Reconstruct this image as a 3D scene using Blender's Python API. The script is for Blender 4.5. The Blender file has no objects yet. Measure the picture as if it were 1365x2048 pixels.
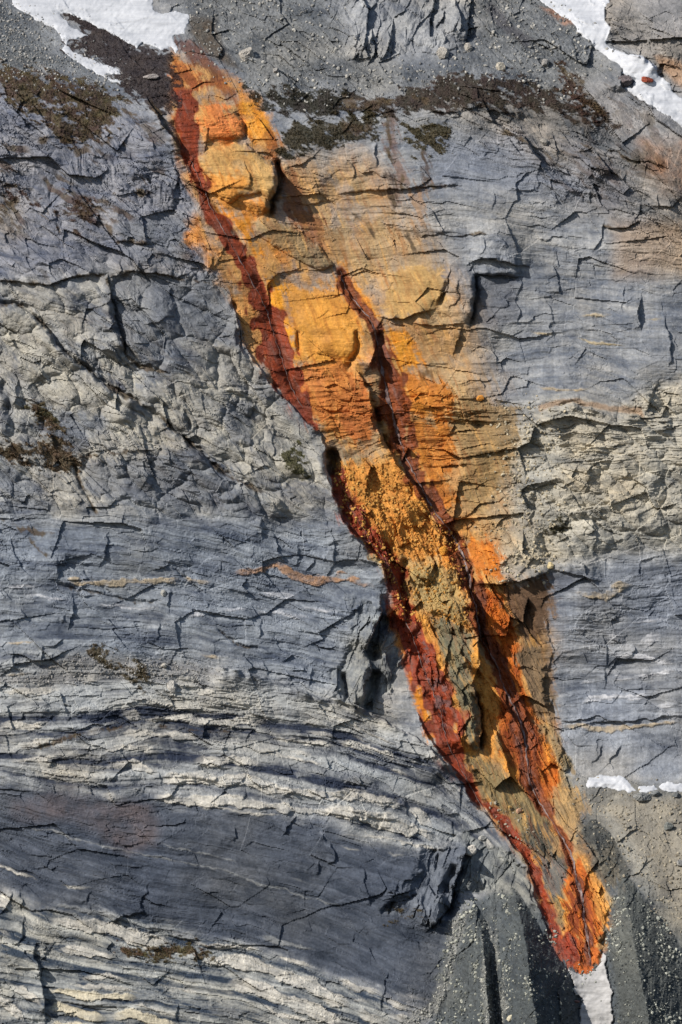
import bpy, math
import numpy as np
from mathutils import Vector

# ------------------------------------------------------------------ camera, sky, sun, exposure
SC = bpy.context.scene
M_PER_PX = 0.1                       # one photo pixel is about 10 cm of rock
CAM_D = 6000.0
cam = bpy.data.cameras.new("Camera")
cam_o = bpy.data.objects.new("Camera", cam)
SC.collection.objects.link(cam_o)
cam_o.location = (0.0, -CAM_D, 0.0)
cam_o.rotation_euler = (math.radians(90), 0, 0)
cam.sensor_fit = 'VERTICAL'
cam.sensor_height = 36.0
cam.lens = 36.0 * CAM_D / (2048 * M_PER_PX)
cam.clip_start = 1.0
cam.clip_end = 20000.0
SC.camera = cam_o

SUN_AZ, SUN_EL = 56.0, 35.0          # azimuth measured to the left of the line of sight
to_sun = Vector((-math.sin(math.radians(SUN_AZ)) * math.cos(math.radians(SUN_EL)),
                 -math.cos(math.radians(SUN_AZ)) * math.cos(math.radians(SUN_EL)),
                 math.sin(math.radians(SUN_EL))))
world = bpy.data.worlds.new("World")
SC.world = world
world.use_nodes = True
wn = world.node_tree
bg = wn.nodes["Background"]
sky = wn.nodes.new("ShaderNodeTexSky")
sky.sky_type = 'NISHITA'
sky.sun_disc = False
sky.sun_elevation = math.radians(SUN_EL)
sky.sun_rotation = math.atan2(to_sun.x, to_sun.y)
wn.links.new(sky.outputs[0], bg.inputs[0])
bg.inputs[1].default_value = 0.085
sun = bpy.data.lights.new("Sun", 'SUN')
sun.energy = 4.5
sun.angle = math.radians(0.5)
sun.color = (1.0, 0.93, 0.83)
sun_o = bpy.data.objects.new("Sun", sun)
SC.collection.objects.link(sun_o)
sun_o.rotation_euler = to_sun.to_track_quat('Z', 'Y').to_euler()
vs = SC.view_settings
vs.view_transform = 'Standard'
vs.look = 'None'
vs.exposure = 0.42
vs.gamma = 1.0
vs.use_curve_mapping = False

# ------------------------------------------------------------------ numpy helpers
F = np.float32
X0, X1, Y0, Y1 = -110.0, 1475.0, -130.0, 2170.0      # drawing units of the rock face (0.1 m each)
NX, NY = 860, 1250
gx = np.linspace(X0, X1, NX).astype(F)
gy = np.linspace(Y0, Y1, NY).astype(F)
PX, PY = np.meshgrid(gx, gy)
rng = np.random.default_rng(7)


def h01(ix, iy, seed):
    U = np.uint32
    n = ix.astype(U) * U(374761393); n += iy.astype(U) * U(668265263); n += U((seed * 1442695041) & 0xFFFFFFFF)
    n ^= n >> U(13); n *= U(1274126177); n ^= n >> U(16); n *= U(2246822519); n ^= n >> U(15)
    return (n & U(0xFFFFFF)).astype(F) * F(1 / 0xFFFFFF)


def vnoise(x, y, seed):
    xi = np.floor(x); yi = np.floor(y)
    fx = (x - xi).astype(F); fy = (y - yi).astype(F)
    fx = fx * fx * fx * (fx * (fx * 6 - 15) + 10); fy = fy * fy * fy * (fy * (fy * 6 - 15) + 10)
    xi = xi.astype(np.int32); yi = yi.astype(np.int32)
    a = h01(xi, yi, seed); b = h01(xi + 1, yi, seed); c = h01(xi, yi + 1, seed); d = h01(xi + 1, yi + 1, seed)
    return ((a + (b - a) * fx) * (1 - fy) + (c + (d - c) * fx) * fy) * 2 - 1


def fbm(x, y, seed, octaves=4, gain=0.5):
    o = np.zeros(x.shape, F); a = 1.0; t = 0.0
    for k in range(octaves):
        c, s = math.cos(0.6 * k), math.sin(0.6 * k)
        o += a * vnoise((x * c - y * s) * 2 ** k + 17.3 * k, (x * s + y * c) * 2 ** k - 9.1 * k, seed + 31 * k)
        t += a; a *= gain
    return o / F(t)


def worley(x, y, seed):
    """nearest cell: F1, F2, its hash (two numbers) and the offset from its point"""
    xi = np.floor(x).astype(np.int32); yi = np.floor(y).astype(np.int32)
    b1 = np.full(x.shape, 9, F); b2 = b1.copy()
    dxb = np.zeros(x.shape, F); dyb = dxb.copy(); cx = xi.copy(); cy = yi.copy()
    for j in (-1, 0, 1):
        for i in (-1, 0, 1):
            ax = xi + i; ay = yi + j
            qx = ax + h01(ax, ay, seed); qy = ay + h01(ax, ay, seed + 5)
            dx = (x - qx).astype(F); dy = (y - qy).astype(F)
            d = dx * dx + dy * dy
            m = d < b1
            b2 = np.where(m, b1, np.minimum(b2, d))
            b1 = np.where(m, d, b1); dxb = np.where(m, dx, dxb); dyb = np.where(m, dy, dyb)
            cx = np.where(m, ax, cx); cy = np.where(m, ay, cy)
    return np.sqrt(b1), np.sqrt(b2), cx, cy, dxb, dyb


def facets(x, y, seed, tilt=1.0):
    """angular broken rock: every cell is a tilted plane of its own; also returns a per-cell random and the crack measure"""
    f1, f2, cx, cy, dx, dy = worley(x, y, seed)
    off = h01(cx, cy, seed + 11) * 2 - 1
    ga = h01(cx, cy, seed + 12) * 2 - 1
    gb = h01(cx, cy, seed + 13) * 2 - 1
    return off * 0.6 + tilt * (ga * dx + gb * dy), h01(cx, cy, seed + 14), f2 - f1


def sstep(a, b, x):
    t = np.clip((x - a) / (b - a), 0, 1)
    return t * t * (3 - 2 * t)


TILE = {0: (0, 0, 1.0), 1: (0, 0, .5), 2: (683, 0, .5), 3: (0, 512, .5), 4: (683, 512, .5),
        5: (0, 1024, .5), 6: (683, 1024, .5), 7: (0, 1536, .5), 8: (683, 1536, .5),
        11: (0, 1320, .293), 12: (400, 1340, .293), 13: (680, 1440, .293), 14: (0, 1780, .293), 15: (400, 1780, .293), 16: (720, 1120, .453)}


def T(tile, pts):
    ox, oy, k = TILE[tile]
    return [(ox + p[0] * k, oy + p[1] * k) + tuple(p[2:]) for p in pts]


def window(x0, y0, x1, y1):
    i0 = max(0, int((x0 - X0) / (X1 - X0) * (NX - 1)) - 1); i1 = min(NX, int((x1 - X0) / (X1 - X0) * (NX - 1)) + 2)
    j0 = max(0, int((y0 - Y0) / (Y1 - Y0) * (NY - 1)) - 1); j1 = min(NY, int((y1 - Y0) / (Y1 - Y0) * (NY - 1)) + 2)
    return (slice(j0, max(j1, j0)), slice(i0, max(i1, i0)))


def line_dist(pts, reach, wx, wy):
    """window, unsigned distance, sign, arclength position, interpolated third value along a polyline"""
    p = np.array([q[:2] for q in pts], F)
    w3 = np.array([q[2] if len(q) > 2 else 0 for q in pts], F)
    lo = p.min(0) - reach - 25; hi = p.max(0) + reach + 25
    sl = window(lo[0], lo[1], hi[0], hi[1])
    x = wx[sl]; y = wy[sl]
    best = np.full(x.shape, 1e9, F); sg = np.ones(x.shape, F); arc = np.zeros(x.shape, F); val = np.zeros(x.shape, F)
    L = 0.0
    n = len(p) - 1
    for k in range(n):
        a, b = p[k], p[k + 1]
        d = b - a; ln = float(np.hypot(*d)) + 1e-6
        tt = ((x - a[0]) * d[0] + (y - a[1]) * d[1]) / (ln * ln)
        t = np.clip(tt, 0, 1)
        qx = x - (a[0] + t * d[0]); qy = y - (a[1] + t * d[1])
        ds = np.sqrt(qx * qx + qy * qy)
        m = ds < best
        best = np.where(m, ds, best)
        cr = d[0] * (y - a[1]) - d[1] * (x - a[0])
        sg = np.where(m, np.sign(cr), sg)
        raw = tt
        if k > 0: raw = np.maximum(raw, 0)
        if k < n - 1: raw = np.minimum(raw, 1)
        arc = np.where(m, L + raw * ln, arc)
        val = np.where(m, w3[k] + (w3[k + 1] - w3[k]) * t, val)
        L += ln
    return sl, best, sg, arc, L, val


def poly_sd(pts, feather, wx, wy):
    """window and signed distance (positive inside) of a polygon"""
    p = np.array([q[:2] for q in pts], F)
    lo = p.min(0) - feather - 30; hi = p.max(0) + feather + 30
    sl = window(lo[0], lo[1], hi[0], hi[1])
    x = wx[sl]; y = wy[sl]
    best = np.full(x.shape, 1e9, F); ins = np.zeros(x.shape, bool)
    n = len(p)
    for k in range(n):
        a, b = p[k], p[(k + 1) % n]
        d = b - a
        t = np.clip(((x - a[0]) * d[0] + (y - a[1]) * d[1]) / (d[0] ** 2 + d[1] ** 2 + 1e-6), 0, 1)
        best = np.minimum(best, np.hypot(x - a[0] - t * d[0], y - a[1] - t * d[1]))
        if a[1] != b[1]:
            c = ((a[1] > y) != (b[1] > y)) & (x < (b[0] - a[0]) * (y - a[1]) / (b[1] - a[1]) + a[0])
            ins ^= c
    return sl, np.where(ins, best, -best)


def mask_poly(pts, feather, wx, wy):
    sl, sd = poly_sd(pts, feather, wx, wy)
    m = np.zeros(PX.shape, F)
    m[sl] = sstep(-feather, feather, sd)
    return m


# warped drawing coordinates: edges become ragged like broken rock
n1 = fbm(PX / 70, PY / 70, 1, 4); n2 = fbm(PX / 70, PY / 70, 2, 4)
n3 = fbm(PX / 13, PY / 13, 3, 3); n4 = fbm(PX / 13, PY / 13, 4, 3)
WX = PX + 7 * n1 + 3.4 * n3; WY = PY + 7 * n2 + 3.4 * n4           # for rock edges
n5 = fbm(PX / 26, PY / 26, 5, 3); n6 = fbm(PX / 26, PY / 26, 6, 3)
JX = PX + 7 * n1 + 9 * n5 + 2.5 * n3; JY = PY + 7 * n2 + 9 * n6 + 2.5 * n4   # jagged joints
SX = PX + 6 * n1 + 3.2 * n3; SY = PY + 9 * n2 + 4 * n4               # for stains

# ------------------------------------------------------------------ bedding: lines of equal layer, traced along the strata
BED = [
    [(-150, -160), (1500, -160)],
    [(-110, 130), (0, 165), (250, 200), (500, 200), (700, 222), (900, 205), (1100, 250), (1365, 345), (1480, 380)],
    [(-110, 300), (0, 330), (200, 372), (400, 350), (700, 385), (900, 370), (1000, 390), (1200, 420), (1365, 450), (1480, 470)],
    [(-110, 430), (0, 440), (300, 482), (480, 470), (700, 480), (900, 482), (1200, 510), (1480, 540)],
    [(-110, 560), (0, 600), (150, 660), (300, 740), (450, 745), (540, 780), (620, 800), (800, 805), (1000, 815), (1150, 800), (1250, 828), (1480, 830)],
    [(-110, 950), (0, 950), (150, 930), (400, 950), (650, 1030), (800, 960), (1000, 930), (1200, 930), (1480, 920)],
    [(-110, 1040), (0, 1050), (250, 1075), (450, 1112), (560, 1142), (700, 1180), (770, 1180), (900, 1150), (1060, 1160), (1200, 1155), (1480, 1140)],
    [(-110, 1340), (0, 1330), (200, 1330), (400, 1352), (600, 1372), (770, 1420), (900, 1425), (1100, 1440), (1365, 1432), (1480, 1430)],
    [(-110, 1500), (0, 1480), (300, 1452), (500, 1470), (700, 1500), (870, 1565), (970, 1650), (1100, 1790), (1480, 1800)],
    [(-110, 1540), (0, 1560), (200, 1600), (400, 1602), (600, 1642), (760, 1692), (900, 1725), (1000, 1760), (1100, 1830), (1480, 1850)],
    [(-110, 1690), (0, 1730), (100, 1780), (300, 1840), (500, 1880), (700, 1950), (800, 2000), (1000, 2060), (1480, 2100)],
    [(-110, 1930), (0, 1960), (200, 1992), (350, 2012), (600, 2065), (800, 2130), (1480, 2200)],
    [(-150, 2400), (1500, 2400)]]
SV = [0, 300, 480, 590, 870, 1100, 1250, 1500, 1640, 1740, 1990, 2180, 2500]
S = np.zeros_like(PX)
bx = gx
prev = np.interp(bx, *zip(*BED[0]))
qy = PY + 9 * fbm(PX / 160, PY / 160, 8, 3) + 3 * fbm(PX / 40, PY / 40, 9, 2)
for k in range(1, len(BED)):
    cur = np.interp(bx, *zip(*BED[k]))
    m = (qy >= prev[None, :]) & (qy < cur[None, :])
    t = (qy - prev[None, :]) / (cur - prev)[None, :]
    S = np.where(m, SV[k - 1] + t * (SV[k] - SV[k - 1]), S)
    prev = cur
S = S.astype(F)

# ------------------------------------------------------------------ zones of differing rock
# key: polygon, dark colour, light colour (as lit, sRGB), facet size factor/amp, bed amp, smoothness, grain angle, band contrast
Z = {
    'wall':   (None, (112, 116, 123), (160, 159, 157), 0.24, 0.45, 0, .45),
    'upleft': ([(-130, 150), (180, 170), (300, 230), (345, 320), (420, 420), (440, 560), (300, 545), (140, 560), (-130, 560)],
               (98, 102, 114), (152, 150, 152), 0.65, 0.4, 32, .25),
    'midleft': ([(-130, 560), (100, 565), (220, 545), (450, 570), (480, 680), (560, 770), (650, 890), (690, 1060), (600, 1060), (400, 1040), (160, 1040), (-130, 1040)],
                (104, 107, 114), (168, 166, 160), 0.42, 0.35, 28, .30),
    'thin':   ([(-130, 1040), (160, 1030), (400, 1035), (640, 1040), (780, 1130), (780, 1220), (730, 1420), (560, 1350), (420, 1340), (200, 1310), (-130, 1350)],
               (92, 98, 108), (146, 150, 154), 0.36, 0.75, 12, .8),
    'banded': ([(-130, 1350), (60, 1300), (200, 1310), (430, 1345), (620, 1375), (800, 1440), (880, 1510), (960, 1620), (1050, 1740), (960, 1735), (900, 1710), (760, 1690), (600, 1640), (400, 1590), (200, 1590), (-130, 1560)],
               (76, 80, 89), (158, 158, 155), 0.5, 0.95, 8, 1.1),
    'shale':  ([(-130, 1560), (100, 1570), (200, 1590), (400, 1600), (600, 1640), (760, 1690), (920, 1720), (900, 1880), (890, 2000), (780, 1990), (600, 1910), (330, 1850), (100, 1800), (-130, 1720)],
               (62, 68, 78), (92, 97, 106), 0.26, 0.45, 16, .8),
    'pale':   ([(-130, 1760), (60, 1800), (330, 1850), (600, 1920), (780, 2000), (850, 2190), (-130, 2190)],
               (80, 86, 93), (166, 165, 158), 0.4, 0.8, 12, .9),
    'cream':  ([(990, 850), (1060, 815), (1150, 800), (1230, 825), (1290, 770), (1490, 740), (1490, 1070), (1380, 1120), (1260, 1110), (1180, 1150), (1100, 1140), (1000, 1150), (960, 1010)],
               (138, 135, 127), (196, 187, 168), .7, 0.3, 0, .15),
    'lowright': ([(1060, 1160), (1180, 1140), (1260, 1110), (1490, 1110), (1490, 1560), (1180, 1560), (1120, 1500), (1090, 1400), (1080, 1260)],
                 (96, 101, 110), (146, 149, 154), 0.32, 0.6, -4, .8),
    'upright': ([(900, 190), (1080, 200), (1230, 140), (1490, 330), (1490, 560), (1280, 480), (1120, 400), (1020, 300)],
                (104, 104, 104), (158, 152, 146), 0.7, 0.9, 22, .35),
    'rubble': ([(660, 930), (720, 910), (800, 930), (860, 1010), (930, 1090), (960, 1250), (960, 1500), (900, 1500), (820, 1300), (780, 1160), (700, 1050)],
               (140, 126, 98), (196, 172, 122), .8, 0.3, -10, .1),
    'outcrop': ([(520, -140), (1010, -140), (970, 20), (930, 80), (898, 115), (850, 95), (755, 117), (725, 120), (683, 105), (640, 40)],
                (110, 112, 116), (172, 170, 166), 1.3, 0.3, -60, .1),
    'scree':  ([(-130, -140), (40, -10), (120, 90), (235, 160), (160, 160), (60, 150), (-130, 140)],
               (74, 78, 82), (116, 118, 118), 0.25, 0.0, 35, .0),
    'scree2': ([(355, 60), (370, -140), (640, -140), (683, 60), (690, 110), (760, 125), (900, 120), (940, 60), (960, -140), (1060, -140), (1230, 130), (1100, 190), (960, 150), (850, 170), (640, 190), (500, 185), (400, 100)],
               (80, 83, 86), (128, 128, 126), 0.5, 0.0, 35, .0),
    'gravel': ([(880, 1960), (900, 1830), (935, 1810), (1010, 1770), (1030, 1770), (1080, 1780), (1180, 1600), (1120, 1590), (1160, 1575), (1490, 1570), (1490, 2190), (820, 2190)],
               (62, 68, 74), (96, 100, 100), 0.22, 0.0, 60, .0),
    'tan':    ([(1150, 1585), (1300, 1585), (1490, 1600), (1490, 1830), (1370, 1850), (1250, 1740), (1200, 1660)],
               (118, 114, 106), (164, 157, 142), 0.35, 0.35, 10, .15),
    'corner': (T(8, [(330, 300), (520, 300), (500, 420), (440, 560), (350, 650), (290, 600), (150, 575), (170, 500), (290, 440)]),
               (70, 76, 86), (112, 116, 122), 1.15, .5, -70, .2),
    'debris': (T(16, [(440, 1190), (560, 1230), (680, 1250), (740, 1400), (790, 1540), (700, 1480), (560, 1460), (430, 1480), (400, 1440), (470, 1290)]),
               (82, 86, 90), (146, 147, 142), .9, 0.05, -70, .0),
    'rust': ([(950, 1150), (1010, 1160), (1060, 1200), (1090, 1300), (1095, 1420), (1130, 1540), (1150, 1600), (1190, 1700), (1215, 1800), (1195, 1900), (1165, 1935), (1130, 1900), (1085, 1790), (1040, 1700), (960, 1590), (930, 1520), (970, 1480), (965, 1350)],
             (112, 104, 92), (160, 146, 116), .75, .15, 65, .1),
    'orangebeds': ([(600, 760), (700, 735), (770, 790), (850, 760), (930, 770), (1000, 880), (1010, 1060), (970, 1140), (900, 1040), (820, 960), (740, 920), (660, 900)],
                   (116, 110, 100), (168, 156, 130), .8, .9, 8, .15),
    'corner2': (T(6, [(20, 330), (160, 330), (225, 400), (250, 520), (220, 660), (130, 800), (60, 800), (0, 770), (-30, 620), (60, 480)]),
                (88, 94, 104), (150, 152, 150), 1.0, .4, -70, .2),
    'topright': ([(1215, -140), (1490, -140), (1490, 200), (1340, 190), (1310, 120), (1225, 85), (1215, 30)],
                 (112, 110, 108), (160, 155, 150), 0.8, 0.8, 10, .25),
}


def lin(c):
    c = np.array(c, F) / 255
    return np.where(c <= 0.04045, c / 12.92, ((c + 0.055) / 1.055) ** 2.4).astype(F)


EXPO = 1.36                                            # lit picture value over base colour
def alb(c): return lin(c) / F(EXPO)


ZX = WX + 26 * fbm(PX / 90, PY / 45, 41, 5, .6); ZY = WY + 26 * fbm(PX / 110, PY / 45, 42, 5, .6)
wts = {}
rest = np.ones_like(PX)
for k in reversed(list(Z)):
    if Z[k][0] is None: continue
    fe = 7 if k in ('outcrop', 'topright', 'rubble', 'corner', 'corner2', 'debris', 'rust') else (14 if k in ('gravel', 'shale', 'pale') else 42)
    m = mask_poly(Z[k][0], fe, ZX, ZY) * rest
    wts[k] = m; rest = rest - m
wts['wall'] = rest
A_f = sum(wts[k] * Z[k][3] for k in Z); A_b = sum(wts[k] * Z[k][4] for k in Z)
A_c = sum(wts[k] * Z[k][6] for k in Z)
cosA = sum(wts[k] * math.cos(math.radians(Z[k][5])) for k in Z); sinA = sum(wts[k] * math.sin(math.radians(Z[k][5])) for k in Z)
# grain frame is built per orientation, blending would shear it: use two frames only
def frame(deg):
    c, s = math.cos(math.radians(deg)), math.sin(math.radians(deg))
    return PX * c + PY * s, -PX * s + PY * c

w_diag = wts['upleft'] + wts['midleft'] + wts['upright'] + wts['scree'] + wts['scree2']
w_up = wts['outcrop'] + wts['gravel'] + wts['corner'] + wts['corner2'] + wts['debris']
w_dn = wts['rust'] + wts['rubble']
w_flat = 1 - w_diag - w_up - w_dn

# ------------------------------------------------------------------ large shape of the face (towards the viewer, drawing units)
cx_ = np.array([-110, 150, 350, 550, 750, 950, 1150, 1300, 1475], F)
ry_ = np.array([-130, 60, 200, 300, 500, 800, 1000, 1200, 1400, 1560, 1700, 1900, 2170], F)
H0 = np.array([
    [-330, -340, -350, -370, -300, -360, -380, -330, -300],
    [-150, -180, -190, -190, -170, -175, -170, -150, -130],
    [-20, -20, -35, -50, -45, -30, -30, -40, -40],
    [10, 12, 0, -20, -12, 0, 2, 0, 0],
    [70, 70, 55, 15, 20, 45, 45, 48, 50],
    [170, 160, 135, 88, 82, 100, 115, 120, 125],
    [235, 225, 190, 138, 122, 130, 160, 170, 175],
    [295, 285, 250, 200, 178, 170, 200, 210, 215],
    [365, 355, 325, 280, 240, 212, 225, 235, 240],
    [430, 425, 410, 390, 350, 270, 275, 290, 300],
    [470, 470, 465, 450, 430, 360, 400, 420, 430],
    [530, 530, 530, 525, 510, 520, 590, 610, 620],
    [640, 640, 640, 640, 650, 660, 700, 730, 740]], F)
ix = np.clip(np.searchsorted(cx_, gx) - 1, 0, len(cx_) - 2); tx = (gx - cx_[ix]) / (cx_[ix + 1] - cx_[ix])
iy = np.clip(np.searchsorted(ry_, gy) - 1, 0, len(ry_) - 2); ty = (gy - ry_[iy]) / (ry_[iy + 1] - ry_[iy])
rows = H0[:, ix] * (1 - tx) + H0[:, ix + 1] * tx
H = (rows[iy] * (1 - ty)[:, None] + rows[iy + 1] * ty[:, None]).astype(F)
for _ in range(24):                                      # round the joints of the table
    p = np.pad(H, ((8, 8), (8, 8)), 'edge')
    H = (p[:-16, 8:-8] + p[16:, 8:-8] + p[8:-8, :-16] + p[8:-8, 16:]) / 4
H += 22 * fbm(PX / 230, PY / 170, 21, 4) * (1 - .7 * wts['gravel'])
ud0, vd0 = frame(36)
H += 13 * fbm(ud0 / 130, vd0 / 55, 22, 3) * (wts['midleft'] + .7 * wts['upleft'] + .6 * wts['rubble'] + .5 * wts['upright'])


def step(tile, side, h, fall, pts, taper=14):
    """a scarp: one side of the line stands proud by h and eases back over the distance fall"""
    pts = T(tile, pts)
    dx = pts[-1][0] - pts[0][0]; dy = pts[-1][1] - pts[0][1]
    sign = {'l': np.sign(dy), 'r': -np.sign(dy), 'b': np.sign(dx), 'a': -np.sign(dx)}[side] or 1
    small = fall <= 45
    fall = min(fall, 62)
    sl, d, sg, arc, L, _ = line_dist(pts, fall * 3.5, JX if small else WX, JY if small else WY)
    tp = min(max(taper, fall * .45), L * .4)
    q = np.array([p_[:2] for p_ in pts], float); xs = (JX if small else WX)[sl]; ys = (JY if small else WY)[sl]
    t0 = q[min(2, len(q) - 1)] - q[0]; t1 = q[-1] - q[max(-3, -len(q))]
    t0 = t0 / np.hypot(*t0); t1 = t1 / np.hypot(*t1)
    end = sstep(-tp * .5, tp, (xs - q[0][0]) * t0[0] + (ys - q[0][1]) * t0[1]) * sstep(-tp * .5, tp, (q[-1][0] - xs) * t1[0] + (q[-1][1] - ys) * t1[1])
    h = h * (1 + .5 * vnoise(arc / 16, arc * 0 + h, 91) * np.exp(-d / 10))
    H[sl] += (.85 if small else 1.9) * h * (np.exp(-d / fall) - .03).clip(0) * sstep(-1.2, 1.2, d * sg * sign) * end


def groove(tile, depth, w, pts, taper=10):
    pts = T(tile, pts)
    sl, d, sg, arc, L, _ = line_dist(pts, w * 3, WX, WY)
    end = sstep(-taper * .5, taper, arc) * sstep(-taper * .5, taper, L - arc)
    H[sl] -= 1.3 * depth * np.exp(-(d / w) ** 2) * end


def plateau(tile, h, edge, pts, dome=0.0):
    sl, sd = poly_sd(T(tile, pts), 4, WX, WY)
    prof = sstep(-1.5, 1.5, sd) * (h * (1 - .45 * np.exp(-np.maximum(sd, 0) / edge)))
    mx = float(max(sd.max(), 1))
    prof = prof + sstep(-1.5, 1.5, sd) * dome * np.sqrt(np.clip(np.maximum(sd, 0) / mx, 0, 1))
    H[sl] += prof


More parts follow.
